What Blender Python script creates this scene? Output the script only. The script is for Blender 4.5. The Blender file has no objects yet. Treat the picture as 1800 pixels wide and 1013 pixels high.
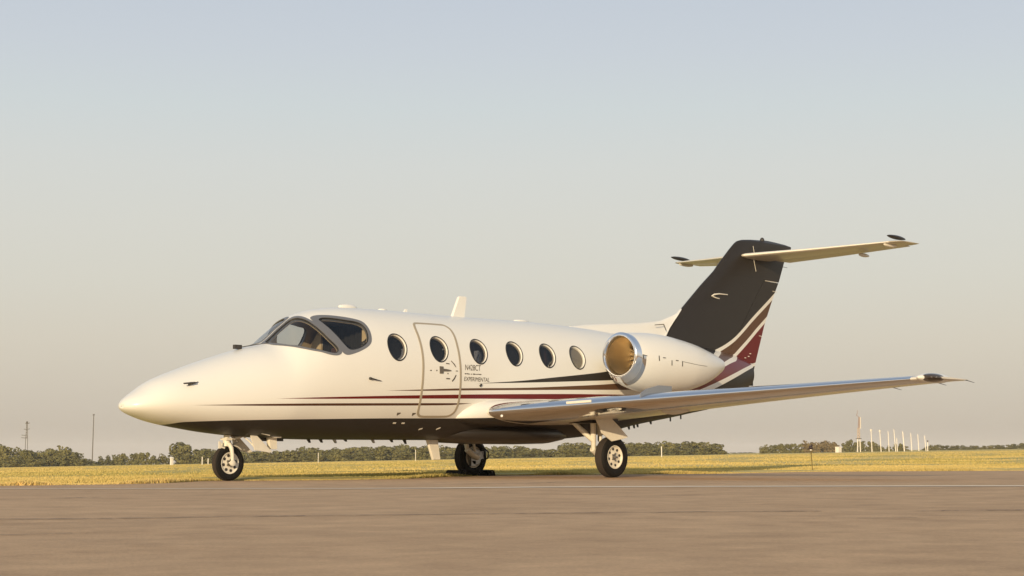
import bpy, bmesh, math, random
import numpy as np
from mathutils import Vector, Matrix
from mathutils.geometry import delaunay_2d_cdt
random.seed(7)
rng = np.random.default_rng(7)
S = bpy.context.scene
COL = S.collection
R = math.radians

# ------------------------------------------------------------------ camera
CAM = np.array([-13.457, -17.944, 0.336])
YAW, PIT, FOC = 0.807, 0.097, 3010.6           # focal length in pixels of an 1800 px wide frame
cam_d = bpy.data.cameras.new('camera')
cam_d.sensor_width = 36.0
cam_d.lens = FOC / 1800 * 36.0
cam_d.clip_start = 0.05
cam_d.clip_end = 12000
cam = bpy.data.objects.new('camera', cam_d)
COL.objects.link(cam)
fw = Vector((math.sin(YAW) * math.cos(PIT), math.cos(YAW) * math.cos(PIT), math.sin(PIT)))
rt = fw.cross(Vector((0, 0, 1))).normalized()
up = rt.cross(fw)
cam.matrix_world = Matrix(((rt.x, up.x, -fw.x, CAM[0]), (rt.y, up.y, -fw.y, CAM[1]), (rt.z, up.z, -fw.z, CAM[2]), (0, 0, 0, 1)))
S.camera = cam

# ------------------------------------------------------------------ sky, sun, exposure
SUN_EL = R(12.5)
SUN_AZ = math.atan2(-0.857, -0.515)            # clockwise from +Y
w = bpy.data.worlds.new('World')
S.world = w
w.use_nodes = True
wn = w.node_tree.nodes
bg = wn['Background']
sky = wn.new('ShaderNodeTexSky')
sky.sky_type = 'NISHITA'
sky.sun_disc = False
sky.sun_elevation = SUN_EL
sky.sun_rotation = SUN_AZ
sky.air_density = 1.0
sky.dust_density = 3.0
sky.ozone_density = 1.0
sky.altitude = 0
SKY_STRENGTH = 0.12


def lin(r, g, b):
    return tuple(((c / 255 + 0.055) / 1.055) ** 2.4 if c > 10 else c / 3294.6 for c in (r, g, b))


# hazy golden-hour sky: the clear-air sky veiled by a bank of pale haze that thins with height
tcw = wn.new('ShaderNodeTexCoord')
spw = wn.new('ShaderNodeSeparateXYZ')
w.node_tree.links.new(tcw.outputs['Generated'], spw.inputs[0])
hz = wn.new('ShaderNodeValToRGB')
hz.color_ramp.interpolation = 'LINEAR'
HAZE = [(0.0, (204, 191, 173)), (0.033, (209, 199, 183)), (0.066, (214, 206, 191)), (0.10, (215, 211, 199)), (0.132, (215, 213, 204)), (0.166, (213, 214, 209)), (0.20, (207, 213, 213)), (0.232, (202, 208, 214)), (0.262, (197, 204, 213)), (0.5, (178, 188, 200)), (1.0, (142, 158, 180))]
els = hz.color_ramp.elements
els[0].position, els[1].position = HAZE[0][0], HAZE[-1][0]
els[0].color, els[1].color = (*lin(*HAZE[0][1]), 1), (*lin(*HAZE[-1][1]), 1)
for pos, c in HAZE[1:-1]:
    els.new(pos).color = (*lin(*c), 1)
w.node_tree.links.new(spw.outputs[2], hz.inputs[0])
gain = wn.new('ShaderNodeVectorMath')
gain.operation = 'SCALE'
gain.inputs[3].default_value = 1.06 / SKY_STRENGTH
w.node_tree.links.new(hz.outputs[0], gain.inputs[0])
veil = wn.new('ShaderNodeMix')
veil.data_type = 'RGBA'
veil.inputs[0].default_value = 0.88
w.node_tree.links.new(sky.outputs[0], veil.inputs[6])
w.node_tree.links.new(gain.outputs[0], veil.inputs[7])
w.node_tree.links.new(veil.outputs[2], bg.inputs[0])
bg.inputs[1].default_value = SKY_STRENGTH
sun_d = bpy.data.lights.new('sun', 'SUN')
sun_d.energy = 4.3
sun_d.angle = R(0.6)
sun_d.color = (1.0, 0.775, 0.485)
sun = bpy.data.objects.new('sun', sun_d)
COL.objects.link(sun)
sd = Vector((math.sin(SUN_AZ) * math.cos(SUN_EL), math.cos(SUN_AZ) * math.cos(SUN_EL), math.sin(SUN_EL)))
sun.rotation_euler = sd.to_track_quat('Z', 'Y').to_euler()
sun.location = sd * 60
S.view_settings.view_transform = 'Standard'
S.view_settings.look = 'None'
S.view_settings.gamma = 1.0
S.view_settings.exposure = 0.0
S.view_settings.use_curve_mapping = False


# ------------------------------------------------------------------ materials
def mat(name, color, rough=0.5, metal=0.0, coat=0.0, noise=0.0, scale=8.0, bump=0.0, spec=0.5):
    m = bpy.data.materials.new(name)
    m.use_nodes = True
    nt = m.node_tree
    p = nt.nodes['Principled BSDF']
    p.inputs['Base Color'].default_value = (*color, 1)
    p.inputs['Roughness'].default_value = rough
    p.inputs['Metallic'].default_value = metal
    p.inputs['Coat Weight'].default_value = coat
    p.inputs['Coat Roughness'].default_value = 0.06
    p.inputs['Specular IOR Level'].default_value = spec
    if noise or bump:
        tc = nt.nodes.new('ShaderNodeTexCoord')
        nz = nt.nodes.new('ShaderNodeTexNoise')
        nz.inputs['Scale'].default_value = scale
        nz.inputs['Detail'].default_value = 6
        nt.links.new(tc.outputs['Object'], nz.inputs['Vector'])
        if noise:
            mx = nt.nodes.new('ShaderNodeMix')
            mx.data_type = 'RGBA'
            mx.inputs[6].default_value = (*[c * (1 - noise) for c in color], 1)
            mx.inputs[7].default_value = (*[min(1, c * (1 + noise)) for c in color], 1)
            nt.links.new(nz.outputs['Fac'], mx.inputs[0])
            nt.links.new(mx.outputs[2], p.inputs['Base Color'])
        if bump:
            b = nt.nodes.new('ShaderNodeBump')
            b.inputs['Strength'].default_value = bump
            b.inputs['Distance'].default_value = 0.01
            nt.links.new(nz.outputs['Fac'], b.inputs['Height'])
            nt.links.new(b.outputs[0], p.inputs['Normal'])
    return m


WHITE = (0.75, 0.74, 0.69)
CHAR = (0.024, 0.020, 0.0165)
M = {}
M['white'] = mat('cream_white_paint', WHITE, 0.30, coat=0.25, noise=0.02, scale=3)
M['gear_white'] = mat('gear_enamel', (0.74, 0.70, 0.60), 0.40, noise=0.08, scale=20)
M['metal'] = mat('polished_aluminium', (0.70, 0.715, 0.74), 0.09, 1.0, noise=0.03, scale=6)
M['lip'] = mat('polished_intake_lip', (0.86, 0.86, 0.87), 0.13, 1.0)
M['duct'] = mat('brushed_intake_duct', (0.90, 0.78, 0.57), 0.42, 1.0)
M['fan'] = mat('titanium_fan', (0.55, 0.44, 0.28), 0.5, 0.7)
M['steel'] = mat('grey_steel', (0.35, 0.34, 0.32), 0.35, 0.9, noise=0.2, scale=25)
M['grey_frame'] = mat('grey_window_frame', (0.20, 0.20, 0.205), 0.38, 0.4)
M['seal'] = mat('door_seal_band', (0.36, 0.31, 0.23), 0.5)
M['rubber'] = mat('tyre_rubber', (0.009, 0.008, 0.007), 0.72, noise=0.25, scale=30, spec=0.25)
M['tread'] = mat('brown_tread_rubber', (0.034, 0.026, 0.021), 0.85, noise=0.25, scale=40)  # browner and lighter than the sidewall rubber
M['black'] = mat('black_gasket', (0.012, 0.011, 0.010), 0.45)
M['char'] = mat('charcoal_paint', CHAR, 0.38, noise=0.1, scale=4)
M['dark_hw'] = mat('dark_fitting', (0.04, 0.036, 0.032), 0.5)
M['grey_mark'] = mat('grey_handle', (0.16, 0.14, 0.11), 0.45, 0.4)
M['lining'] = mat('cabin_lining', (0.58, 0.46, 0.29), 0.8)
M['dash'] = mat('black_glareshield', (0.02, 0.018, 0.017), 0.85)
M['leather'] = mat('brown_leather', (0.07, 0.030, 0.020), 0.55, bump=0.15, scale=40)
M['curtain'] = mat('black_curtain_and_cabin_dark', (0.010, 0.010, 0.011), 0.9)
M['shade'] = mat('tan_window_shade', (0.25, 0.215, 0.165), 0.8)
M['lamp'] = mat('clear_lamp', (0.9, 0.9, 0.88), 0.1)
M['print'] = mat('dark_print', (0.06, 0.045, 0.03), 0.6)


def glass_mat(name, tint, ior=1.5, refl=1.0):
    m = bpy.data.materials.new(name)
    m.use_nodes = True
    nt = m.node_tree
    nt.nodes.clear()
    o = nt.nodes.new('ShaderNodeOutputMaterial')
    t = nt.nodes.new('ShaderNodeBsdfTransparent')
    t.inputs[0].default_value = (*tint, 1)
    g = nt.nodes.new('ShaderNodeBsdfGlossy')
    g.inputs['Roughness'].default_value = 0.02
    lw = nt.nodes.new('ShaderNodeLayerWeight')
    lw.inputs['Blend'].default_value = 0.5
    pw = nt.nodes.new('ShaderNodeMath')
    pw.operation = 'POWER'
    pw.inputs[1].default_value = 4.0
    nt.links.new(lw.outputs['Facing'], pw.inputs[0])
    f = nt.nodes.new('ShaderNodeMath')
    f.operation = 'MULTIPLY_ADD'
    f.inputs[1].default_value = 0.85 * refl
    f.inputs[2].default_value = 0.05 * refl
    nt.links.new(pw.outputs[0], f.inputs[0])
    mx = nt.nodes.new('ShaderNodeMixShader')
    nt.links.new(f.outputs[0], mx.inputs[0])
    nt.links.new(t.outputs[0], mx.inputs[1])
    nt.links.new(g.outputs[0], mx.inputs[2])
    nt.links.new(mx.outputs[0], o.inputs[0])
    return m


M['glass'] = glass_mat('cockpit_glass', (0.80, 0.81, 0.80))
M['cabin_glass'] = glass_mat('tinted_cabin_glass', (0.45, 0.43, 0.42))
M['lens'] = glass_mat('clear_lens', (0.30, 0.26, 0.23), 1.5)

def pchip(x, y, xq):
    x = np.asarray(x, float)
    y = np.asarray(y, float)
    h = np.diff(x)
    d = np.diff(y) / h
    m = np.zeros_like(y)
    for i in range(1, len(x) - 1):
        if d[i - 1] * d[i] > 0:
            w1 = 2 * h[i] + h[i - 1]
            w2 = h[i] + 2 * h[i - 1]
            m[i] = (w1 + w2) / (w1 / d[i - 1] + w2 / d[i])
    m[0] = d[0]
    m[-1] = d[-1]
    k = np.clip(np.searchsorted(x, xq) - 1, 0, len(x) - 2)
    t = (xq - x[k]) / h[k]
    return (2 * t**3 - 3 * t**2 + 1) * y[k] + (t**3 - 2 * t**2 + t) * h[k] * m[k] + (-2 * t**3 + 3 * t**2) * y[k + 1] + (t**3 - t**2) * h[k] * m[k + 1]


# edges of the painted bands, as (distance aft of the nose wheel, height)
E1 = [(3.70, 1.338), (4.62, 1.405), (5.29, 1.473), (6.01, 1.546), (6.46, 1.597), (7.2, 1.72), (8.0, 1.95), (8.863, 2.325), (9.416, 2.802), (9.8, 3.3), (10.6, 4.4), (12.9, 4.9)]
E2 = [(3.70, 1.338), (4.62, 1.376), (5.29, 1.407), (6.0, 1.443), (6.49, 1.467), (7.5, 1.54), (8.5, 1.66), (9.3, 1.83), (9.95, 2.045), (10.477, 2.219), (10.797, 2.361), (11.058, 2.522), (11.368, 2.739), (12.04, 3.17), (12.9, 3.75)]
E3 = [(2.0, 1.192), (2.62, 1.223), (3.34, 1.258), (4.625, 1.302), (5.65, 1.356), (6.37, 1.399), (6.7, 1.423), (7.5, 1.47), (8.5, 1.58), (9.4, 1.78), (10.11, 2.015), (10.477, 2.150), (10.797, 2.290), (11.058, 2.448), (11.368, 2.662), (12.04, 3.09), (12.9, 3.67)]
E4 = [(2.0, 1.192), (2.62, 1.205), (3.35, 1.229), (4.63, 1.269), (5.65, 1.300), (6.37, 1.320), (6.93, 1.336), (7.8, 1.375), (8.6, 1.46), (9.3, 1.61), (9.92, 1.833), (10.49, 1.990), (10.72, 2.040), (11.0, 2.205), (11.34, 2.427), (11.585, 2.602), (11.743, 2.700), (12.9, 3.5)]
E5 = [(0.25, 1.047), (0.96, 1.080), (2.02, 1.123), (2.57, 1.144), (3.66, 1.182), (4.64, 1.212), (5.66, 1.239), (7.19, 1.270), (8.0, 1.31), (8.8, 1.42), (9.4, 1.58), (9.92, 1.765), (10.49, 1.915), (10.72, 1.960), (11.0, 2.122), (11.34, 2.343), (11.585, 2.518), (11.743, 2.62), (12.9, 3.42)]
E6 = [(0.25, 1.047), (0.967, 1.059), (2.03, 1.085), (2.585, 1.098), (3.676, 1.123), (4.65, 1.141), (5.7, 1.16), (7.0, 1.18), (8.0, 1.22), (8.8, 1.31), (9.4, 1.451), (9.9, 1.577), (10.38, 1.701), (10.94, 1.839), (11.4, 1.935), (12.9, 2.3)]
E7 = [(-1.62, 0.62), (-1.03, 0.70), (-0.995, 0.728), (-0.74, 0.747), (-0.36, 0.762), (0.09, 0.776), (1.07, 0.80), (2.15, 0.825), (3.5, 0.845), (4.2, 0.863), (6.0, 0.90), (7.5, 0.98), (8.5, 1.13), (9.2, 1.30), (9.79, 1.455), (10.3, 1.598), (10.91, 1.763), (11.27, 1.850), (11.5, 1.90), (12.9, 2.2)]
F1H = [(-0.9, 0.943), (0.014, 0.974), (0.98, 1.001), (2.05, 1.025), (2.6, 1.037), (3.36, 1.053), (3.60, 1.056), (12.9, 1.3)]
F1L = [(-0.9, 0.943), (0.018, 0.951), (0.99, 0.970), (2.06, 0.993), (2.62, 1.006), (3.37, 1.029), (3.60, 1.056), (12.9, 1.3)]


def livery(name, fin=False):
    m = bpy.data.materials.new(name)
    m.use_nodes = True
    nt = m.node_tree
    L = nt.links
    p = nt.nodes['Principled BSDF']
    tc = nt.nodes.new('ShaderNodeTexCoord')
    sp = nt.nodes.new('ShaderNodeSeparateXYZ')
    L.new(tc.outputs['Object'], sp.inputs[0])

    def math_(op, a, b=None):
        n = nt.nodes.new('ShaderNodeMath')
        n.operation = op
        for i, v in enumerate((a, b)):
            if v is None:
                continue
            if isinstance(v, (int, float)):
                n.inputs[i].default_value = v
            else:
                L.new(v, n.inputs[i])
        return n.outputs[0]
    X0, XL, ZL = -2.0, 15.0, 5.0
    xn = math_('DIVIDE', math_('SUBTRACT', sp.outputs[0], X0), XL)
    zn = math_('DIVIDE', sp.outputs[2], ZL)

    def above(pts):                       # 1 where the point lies above the edge
        xs_ = np.linspace(pts[0][0], pts[-1][0], 64)
        pts = list(zip(xs_.tolist(), pchip([p[0] for p in pts], [p[1] for p in pts], xs_).tolist()))
        n = nt.nodes.new('ShaderNodeFloatCurve')
        c = n.mapping.curves[0]
        P = [(0.0, pts[0][1] / ZL)] + [((x - X0) / XL, z / ZL) for x, z in pts] + [(1.0, pts[-1][1] / ZL)]
        c.points[0].location = P[0]
        c.points[1].location = P[-1]
        for q in P[1:-1]:
            c.points.new(*q)
        for q in c.points:
            q.handle_type = 'VECTOR'
        n.mapping.update()
        L.new(xn, n.inputs['Value'])
        return math_('GREATER_THAN', zn, n.outputs[0])

    def rgb(c):
        n = nt.nodes.new('ShaderNodeRGB')
        n.outputs[0].default_value = (*c, 1)
        return n.outputs[0]
    cur = rgb(WHITE)

    def over(cur, mask, c):
        mx = nt.nodes.new('ShaderNodeMix')
        mx.data_type = 'RGBA'
        L.new(mask, mx.inputs[0])
        L.new(cur, mx.inputs[6])
        L.new(rgb(c), mx.inputs[7])
        return mx.outputs[2]
    band = lambda lo, hi: math_('MULTIPLY', above(lo), math_('SUBTRACT', 1.0, above(hi)))
    if fin:
        cur = over(cur, above(E2), CHAR)
    else:
        cur = over(cur, band(E2, E1), CHAR)
        cur = over(cur, band(F1L, F1H), (0.075, 0.030, 0.016))
    cur = over(cur, band(E4, E3), (0.105, 0.052, 0.026))
    cur = over(cur, band(E6, E5), (0.135, 0.010, 0.009))
    cur = over(cur, math_('SUBTRACT', 1.0, above(E7)), CHAR)
    L.new(cur, p.inputs['Base Color'])
    rg = nt.nodes.new('ShaderNodeMapRange')
    rg.inputs['To Min'].default_value = 0.55
    rg.inputs['To Max'].default_value = 0.40 if fin else 0.31
    L.new(above(E7), rg.inputs['Value'])
    L.new(rg.outputs[0], p.inputs['Roughness'])
    p.inputs['Coat Weight'].default_value = 0.0 if fin else 0.08
    p.inputs['Specular IOR Level'].default_value = 0.3 if fin else 0.36
    p.inputs['Coat Roughness'].default_value = 0.08
    return m


M['livery'] = livery('jet_paint')
M['fin_livery'] = livery('fin_paint', True)


# ------------------------------------------------------------------ mesh builder
class MB:
    def __init__(self):
        self.v, self.f, self.s, self.n = [], [], [], {}

    def add(self, verts, faces, smooth=True, normals=None):
        o = len(self.v)
        self.v += [tuple(map(float, q)) for q in verts]
        self.f += [tuple(i + o for i in f) for f in faces]
        self.s += [smooth] * len(faces)
        if normals is not None:
            for i, q in enumerate(normals):
                self.n[o + i] = tuple(map(float, q))
        return self

    def box(self, c, s, rot=None):
        x, y, z = [k / 2 for k in s]
        V = [Vector(p) for p in ((-x, -y, -z), (x, -y, -z), (x, y, -z), (-x, y, -z), (-x, -y, z), (x, -y, z), (x, y, z), (-x, y, z))]
        if rot is not None:
            V = [rot @ p for p in V]
        c = Vector(c)
        return self.add([p + c for p in V], [(0, 3, 2, 1), (4, 5, 6, 7), (0, 1, 5, 4), (1, 2, 6, 5), (2, 3, 7, 6), (3, 0, 4, 7)], False)

    def rings(self, rings, closed=True, caps=True, smooth=True):
        n = len(rings[0])
        V = [p for r in rings for p in r]
        F = []
        for i in range(len(rings) - 1):
            for j in range(n if closed else n - 1):
                k = (j + 1) % n
                F.append((i * n + j, i * n + k, (i + 1) * n + k, (i + 1) * n + j))
        self.add(V, F, smooth)
        if caps and closed:
            self.add(list(rings[0]), [tuple(range(n))[::-1]], False)
            self.add(list(rings[-1]), [tuple(range(n))], False)
        return self

    def tube(self, pts, rad, n=10, caps=True, flat=None):
        pts = [Vector(p) for p in pts]
        rad = rad if hasattr(rad, '__len__') else [rad] * len(pts)
        rr = []
        prev = None
        for i, p in enumerate(pts):
            d = (pts[min(i + 1, len(pts) - 1)] - pts[max(i - 1, 0)]).normalized()
            if prev is None:
                a = d.orthogonal().normalized()
            else:
                a = (prev - d * prev.dot(d)).normalized()
            prev = a
            b = d.cross(a)
            rr.append([p + (a * math.cos(t) + b * math.sin(t)) * rad[i] for t in [2 * math.pi * k / n for k in range(n)]])
        return self.rings(rr, True, caps)

    def lathe(self, prof, org, axis, n=32, caps=True):
        """prof: (distance along axis, radius)"""
        org, ax = Vector(org), Vector(axis).normalized()
        a = ax.orthogonal().normalized()
        b = ax.cross(a)
        return self.rings([[org + ax * h + (a * math.cos(t) + b * math.sin(t)) * r for t in [2 * math.pi * k / n for k in range(n)]] for h, r in prof], True, caps)

    def plate(self, pts, thick, nrm=None):
        pts = [Vector(p) for p in pts]
        if nrm is None:
            nrm = (pts[1] - pts[0]).cross(pts[2] - pts[0]).normalized()
        h = Vector(nrm) * thick / 2
        n = len(pts)
        V = [p + h for p in pts] + [p - h for p in pts]
        F = [tuple(range(n)), tuple(range(2 * n - 1, n - 1, -1))] + [(i, i + n, (i + 1) % n + n, (i + 1) % n) for i in range(n)]
        return self.add(V, F, False)

    def ellipsoid(self, c, r, n=16, m=10):
        rr = []
        for i in range(m + 1):
            a = -math.pi / 2 + math.pi * i / m
            k = max(math.cos(a), 0.001)
            rr.append([(c[0] + r[0] * math.sin(a), c[1] + r[1] * k * math.cos(t), c[2] + r[2] * k * math.sin(t)) for t in [2 * math.pi * q / n for q in range(n)]])
        return self.rings(rr)


def obj(name, mb, material, parent=None, recalc=True, **props):
    me = bpy.data.meshes.new(name)
    me.from_pydata(mb.v, [], mb.f)
    if recalc and not mb.n:
        b = bmesh.new()
        b.from_mesh(me)
        bmesh.ops.recalc_face_normals(b, faces=b.faces)
        for e in b.edges:
            if len(e.link_faces) == 2 and e.calc_face_angle(0) > 0.75:
                e.smooth = False
        b.to_mesh(me)
        b.free()
    me.polygons.foreach_set('use_smooth', mb.s)
    if material is not None:
        me.materials.append(material)
    if mb.n:
        me.normals_split_custom_set_from_vertices([mb.n.get(i, (0, 0, 1)) for i in range(len(mb.v))])
    me.update()
    o = bpy.data.objects.new(name, me)
    COL.objects.link(o)
    if parent is not None:
        o.parent = parent
    for k, v in props.items():
        o[k] = v
    return o


def thing(name, label, cat, loc=(0, 0, 0), group=None):
    o = bpy.data.objects.new(name, None)
    o.empty_display_size = 0.3
    COL.objects.link(o)
    o.location = loc
    o['label'] = label
    o['category'] = cat
    if group:
        o['group'] = group
    return o


def tag(o, label, cat, group=None):
    o['label'] = label
    o['category'] = cat
    if group:
        o['group'] = group
    return o


# ------------------------------------------------------------------ terrain
C2 = np.array([CAM[0], CAM[1]])
FH = np.array([math.sin(YAW), math.cos(YAW)])
RH = np.array([math.cos(YAW), -math.sin(YAW)])
HZ = 799.6
EDGE = [(-400, 862), (0, 853.5), (200, 851), (300, 848.6), (350, 845.6), (398, 844.2), (440, 844.6), (560, 843.8), (720, 841.2), (790, 837.8), (860, 835.6), (1000, 834.6), (1250, 832.8), (1320, 831.3), (1400, 829.6), (1600, 828.2), (1800, 827.2), (2200, 825)]


def edge_d(u):
    return CAM[2] * FOC / (np.interp(u, [e[0] for e in EDGE], [e[1] for e in EDGE]) - HZ)


def far_slope(u):
    t = np.clip(u / 1800.0, -0.35, 1.35)
    return (HZ - (820.5 - 33.5 * t)) / FOC


def place(u, d):
    lat = (u - 900.0) / FOC * d * 0.9953
    p = C2 + FH * d + RH * lat
    return float(p[0]), float(p[1])


def ground(u, d):
    return float(max(0.0, d - edge_d(u)) * far_slope(u))


def az_u(a):
    return 900 + math.tan(a) * FOC / 0.9953


# apron (one flat sheet on the camera's side of the grass edge)
us = [az_u(R(a)) for a in (-54, -46, -38, -28)] + list(np.linspace(-300, 2100, 161)) + [az_u(R(a)) for a in (28, 38, 46, 54)]
edge_pts = []
for u in us:
    d = edge_d(u)
    wob = 0.12 * math.sin(u * 0.05) + 0.10 * math.sin(u * 0.13 + 1) + 0.06 * math.sin(u * 0.37)
    edge_pts.append((u, d * (1 + wob * 0.02)))
apron = MB()
poly = [(*place(u, d + 0.05), 0.0) for u, d in edge_pts]
back = [C2 + FH * 30 + RH * 220, C2 - FH * 250 + RH * 220, C2 - FH * 250 - RH * 220, C2 + FH * 12 - RH * 220]
apron.add(poly + [(*b, 0.0) for b in back], [tuple(range(len(poly) + 4))], False)


def asphalt():
    m = bpy.data.materials.new('worn_asphalt')
    m.use_nodes = True
    nt = m.node_tree
    L = nt.links
    p = nt.nodes['Principled BSDF']
    tc = nt.nodes.new('ShaderNodeTexCoord')

    def nz(scale, det=5, rough=0.6, src=None):
        n = nt.nodes.new('ShaderNodeTexNoise')
        n.inputs['Scale'].default_value = scale
        n.inputs['Detail'].default_value = det
        n.inputs['Roughness'].default_value = rough
        L.new(src or tc.outputs['Object'], n.inputs['Vector'])
        return n.outputs['Fac']

    def ramp(f, a, b, ca, cb):
        r = nt.nodes.new('ShaderNodeValToRGB')
        r.color_ramp.elements[0].position = a
        r.color_ramp.elements[1].position = b
        r.color_ramp.elements[0].color = (*ca, 1)
        r.color_ramp.elements[1].color = (*cb, 1)
        L.new(f, r.inputs[0])
        return r.outputs[0]

    def mul(a, b, f=1.0):
        x = nt.nodes.new('ShaderNodeMix')
        x.data_type = 'RGBA'
        x.blend_type = 'MULTIPLY'
        x.inputs[0].default_value = f
        L.new(a, x.inputs[6])
        L.new(b, x.inputs[7])
        return x.outputs[2]
    base = ramp(nz(0.35), 0.3, 0.7, ASPH_A, ASPH_B)
    rotm = nt.nodes.new('ShaderNodeMapping')
    rotm.inputs['Rotation'].default_value = (0, 0, -(math.pi / 2 - YAW) + math.pi / 2)
    rotm.inputs['Scale'].default_value = (0.10, 1.6, 1)
    L.new(tc.outputs['Object'], rotm.inputs[0])
    streak = ramp(nz(1.0, 4, 0.6, rotm.outputs[0]), 0.35, 0.65, (0.96, 0.96, 0.965), (1.05, 1.045, 1.04))
    stains = ramp(nz(1.7, 6, 0.7), 0.36, 0.52, (0.80, 0.78, 0.77), (1, 1, 1))
    blot = ramp(nz(2.6, 7, 0.72), 0.40, 0.66, (0.90, 0.895, 0.89), (1.10, 1.10, 1.09))
    fleck = ramp(nz(11, 8, 0.8), 0.60, 0.72, (1, 1, 1), (1.22, 1.21, 1.19))
    pits = ramp(nz(19, 6, 0.78), 0.30, 0.40, (0.74, 0.73, 0.72), (1, 1, 1))
    grit = ramp(nz(60, 3, 0.7), 0.3, 0.7, (0.78, 0.78, 0.78), (1.2, 1.2, 1.2))
    c = mul(mul(mul(mul(mul(mul(base, streak), stains, 0.6), blot), fleck), pits), grit, 0.6)
    L.new(c, p.inputs['Base Color'])
    p.inputs['Roughness'].default_value = 0.92
    p.inputs['Specular IOR Level'].default_value = 0.25
    b = nt.nodes.new('ShaderNodeBump')
    b.inputs['Strength'].default_value = 0.5
    b.inputs['Distance'].default_value = 0.012
    L.new(nz(45, 6, 0.75), b.inputs['Height'])
    L.new(b.outputs[0], p.inputs['Normal'])
    return m


ASPH_A, ASPH_B = (0.50, 0.335, 0.198), (0.59, 0.40, 0.238)
M['asphalt'] = asphalt()
obj('apron', apron, M['asphalt'], kind='structure')


def strip(name, pts, width, material, z=0.004):
    """flat strip on the apron along image-derived ground points"""
    P = [Vector((*q, z)) for q in pts]
    mb = MB()
    V = []
    for i, p in enumerate(P):
        d = (P[min(i + 1, len(P) - 1)] - P[max(i - 1, 0)]).normalized()
        s = Vector((-d.y, d.x, 0)) * (width[i] if hasattr(width, '__len__') else width) / 2
        V += [p + s, p - s]
    mb.add(V, [(2 * i, 2 * i + 1, 2 * i + 3, 2 * i + 2) for i in range(len(P) - 1)], False)
    return obj(name, mb, material, kind='structure')


def gpt(u, v):
    return place(u, CAM[2] * FOC / (v - HZ))


def paint_mat():
    m = mat('worn_line_paint', (0.86, 0.74, 0.56), 0.8, noise=0.15, scale=5)
    return m


M['line'] = paint_mat()
strip('painted_line', [gpt(u, v) for u, v in ((-500, 860.2), (0, 859.3), (300, 859.2), (600, 859.0), (760, 858.2), (950, 856.4), (1200, 855.3), (1500, 854.7), (1800, 854.2), (2400, 853.4))], [.14, .16, .18, .24, .30, .38, .42, .44, .44, .44], M['line'])
M['tar'] = mat('tar_joint', (0.13, 0.092, 0.065), 0.8, noise=0.4, scale=3)


def wavy(pts, amp=0.02, n=12):
    out = []
    for i in range(len(pts) - 1):
        for k in range(n):
            t = k / n
            out.append((pts[i][0] + (pts[i + 1][0] - pts[i][0]) * t + random.uniform(-amp, amp), pts[i][1] + (pts[i + 1][1] - pts[i][1]) * t + random.uniform(-amp, amp)))
    out.append(pts[-1])
    return out


def joint(pts, wd):
    q = wavy([gpt(u, v) for u, v in pts])
    strip('pavement_joint', q, [wd * random.uniform(0.2, 1.0) for _ in q], M['tar'])


joint(((-300, 915), (0, 912.3), (200, 911)), 0.055)
joint(((200, 910.8), (480, 907), (600, 905.3), (850, 903), (1050, 901), (1300, 899), (1440, 898.2)), 0.05)
joint(((1600, 898.6), (1700, 897), (1800, 896.2), (2200, 894)), 0.055)
joint(((-100, 941), (0, 939.5), (130, 937)), 0.03)
joint(((1460, 910.5), (1610, 909.5)), 0.03)
joint(((830, 851), (900, 850), (1000, 847.6)), 0.06)
joint(((1500, 843.6), (1800, 842)), 0.05)
joint(((90, 876), (180, 874)), 0.05)

# field of dry grass, gently tilted as in the photograph
fld = MB()
ds = [0, 0.6, 1.5, 3, 5, 8, 12, 18, 26, 38, 55, 80, 120, 180, 260, 380, 560, 800, 1100, 1500]
rows = []
for k, off in enumerate(ds):
    row = []
    for u, d0 in edge_pts:
        d = d0 + off
        x, y = place(u, d)
        z = ground(u, d) + (0.004 if off == 0 else 0.018)
        z += 0.018 * math.sin(x * 0.9 + 2 * math.sin(y * 0.4)) * (1 if 0 < off < 100 else 0)
        row.append((x, y, z))
    rows.append(row)
fld.rings(rows, closed=False, caps=False)
fskirt = [[(x, y, z - 0.3) for x, y, z in rows[0]], rows[0]]
fld.rings(fskirt, closed=False, caps=False)


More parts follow.
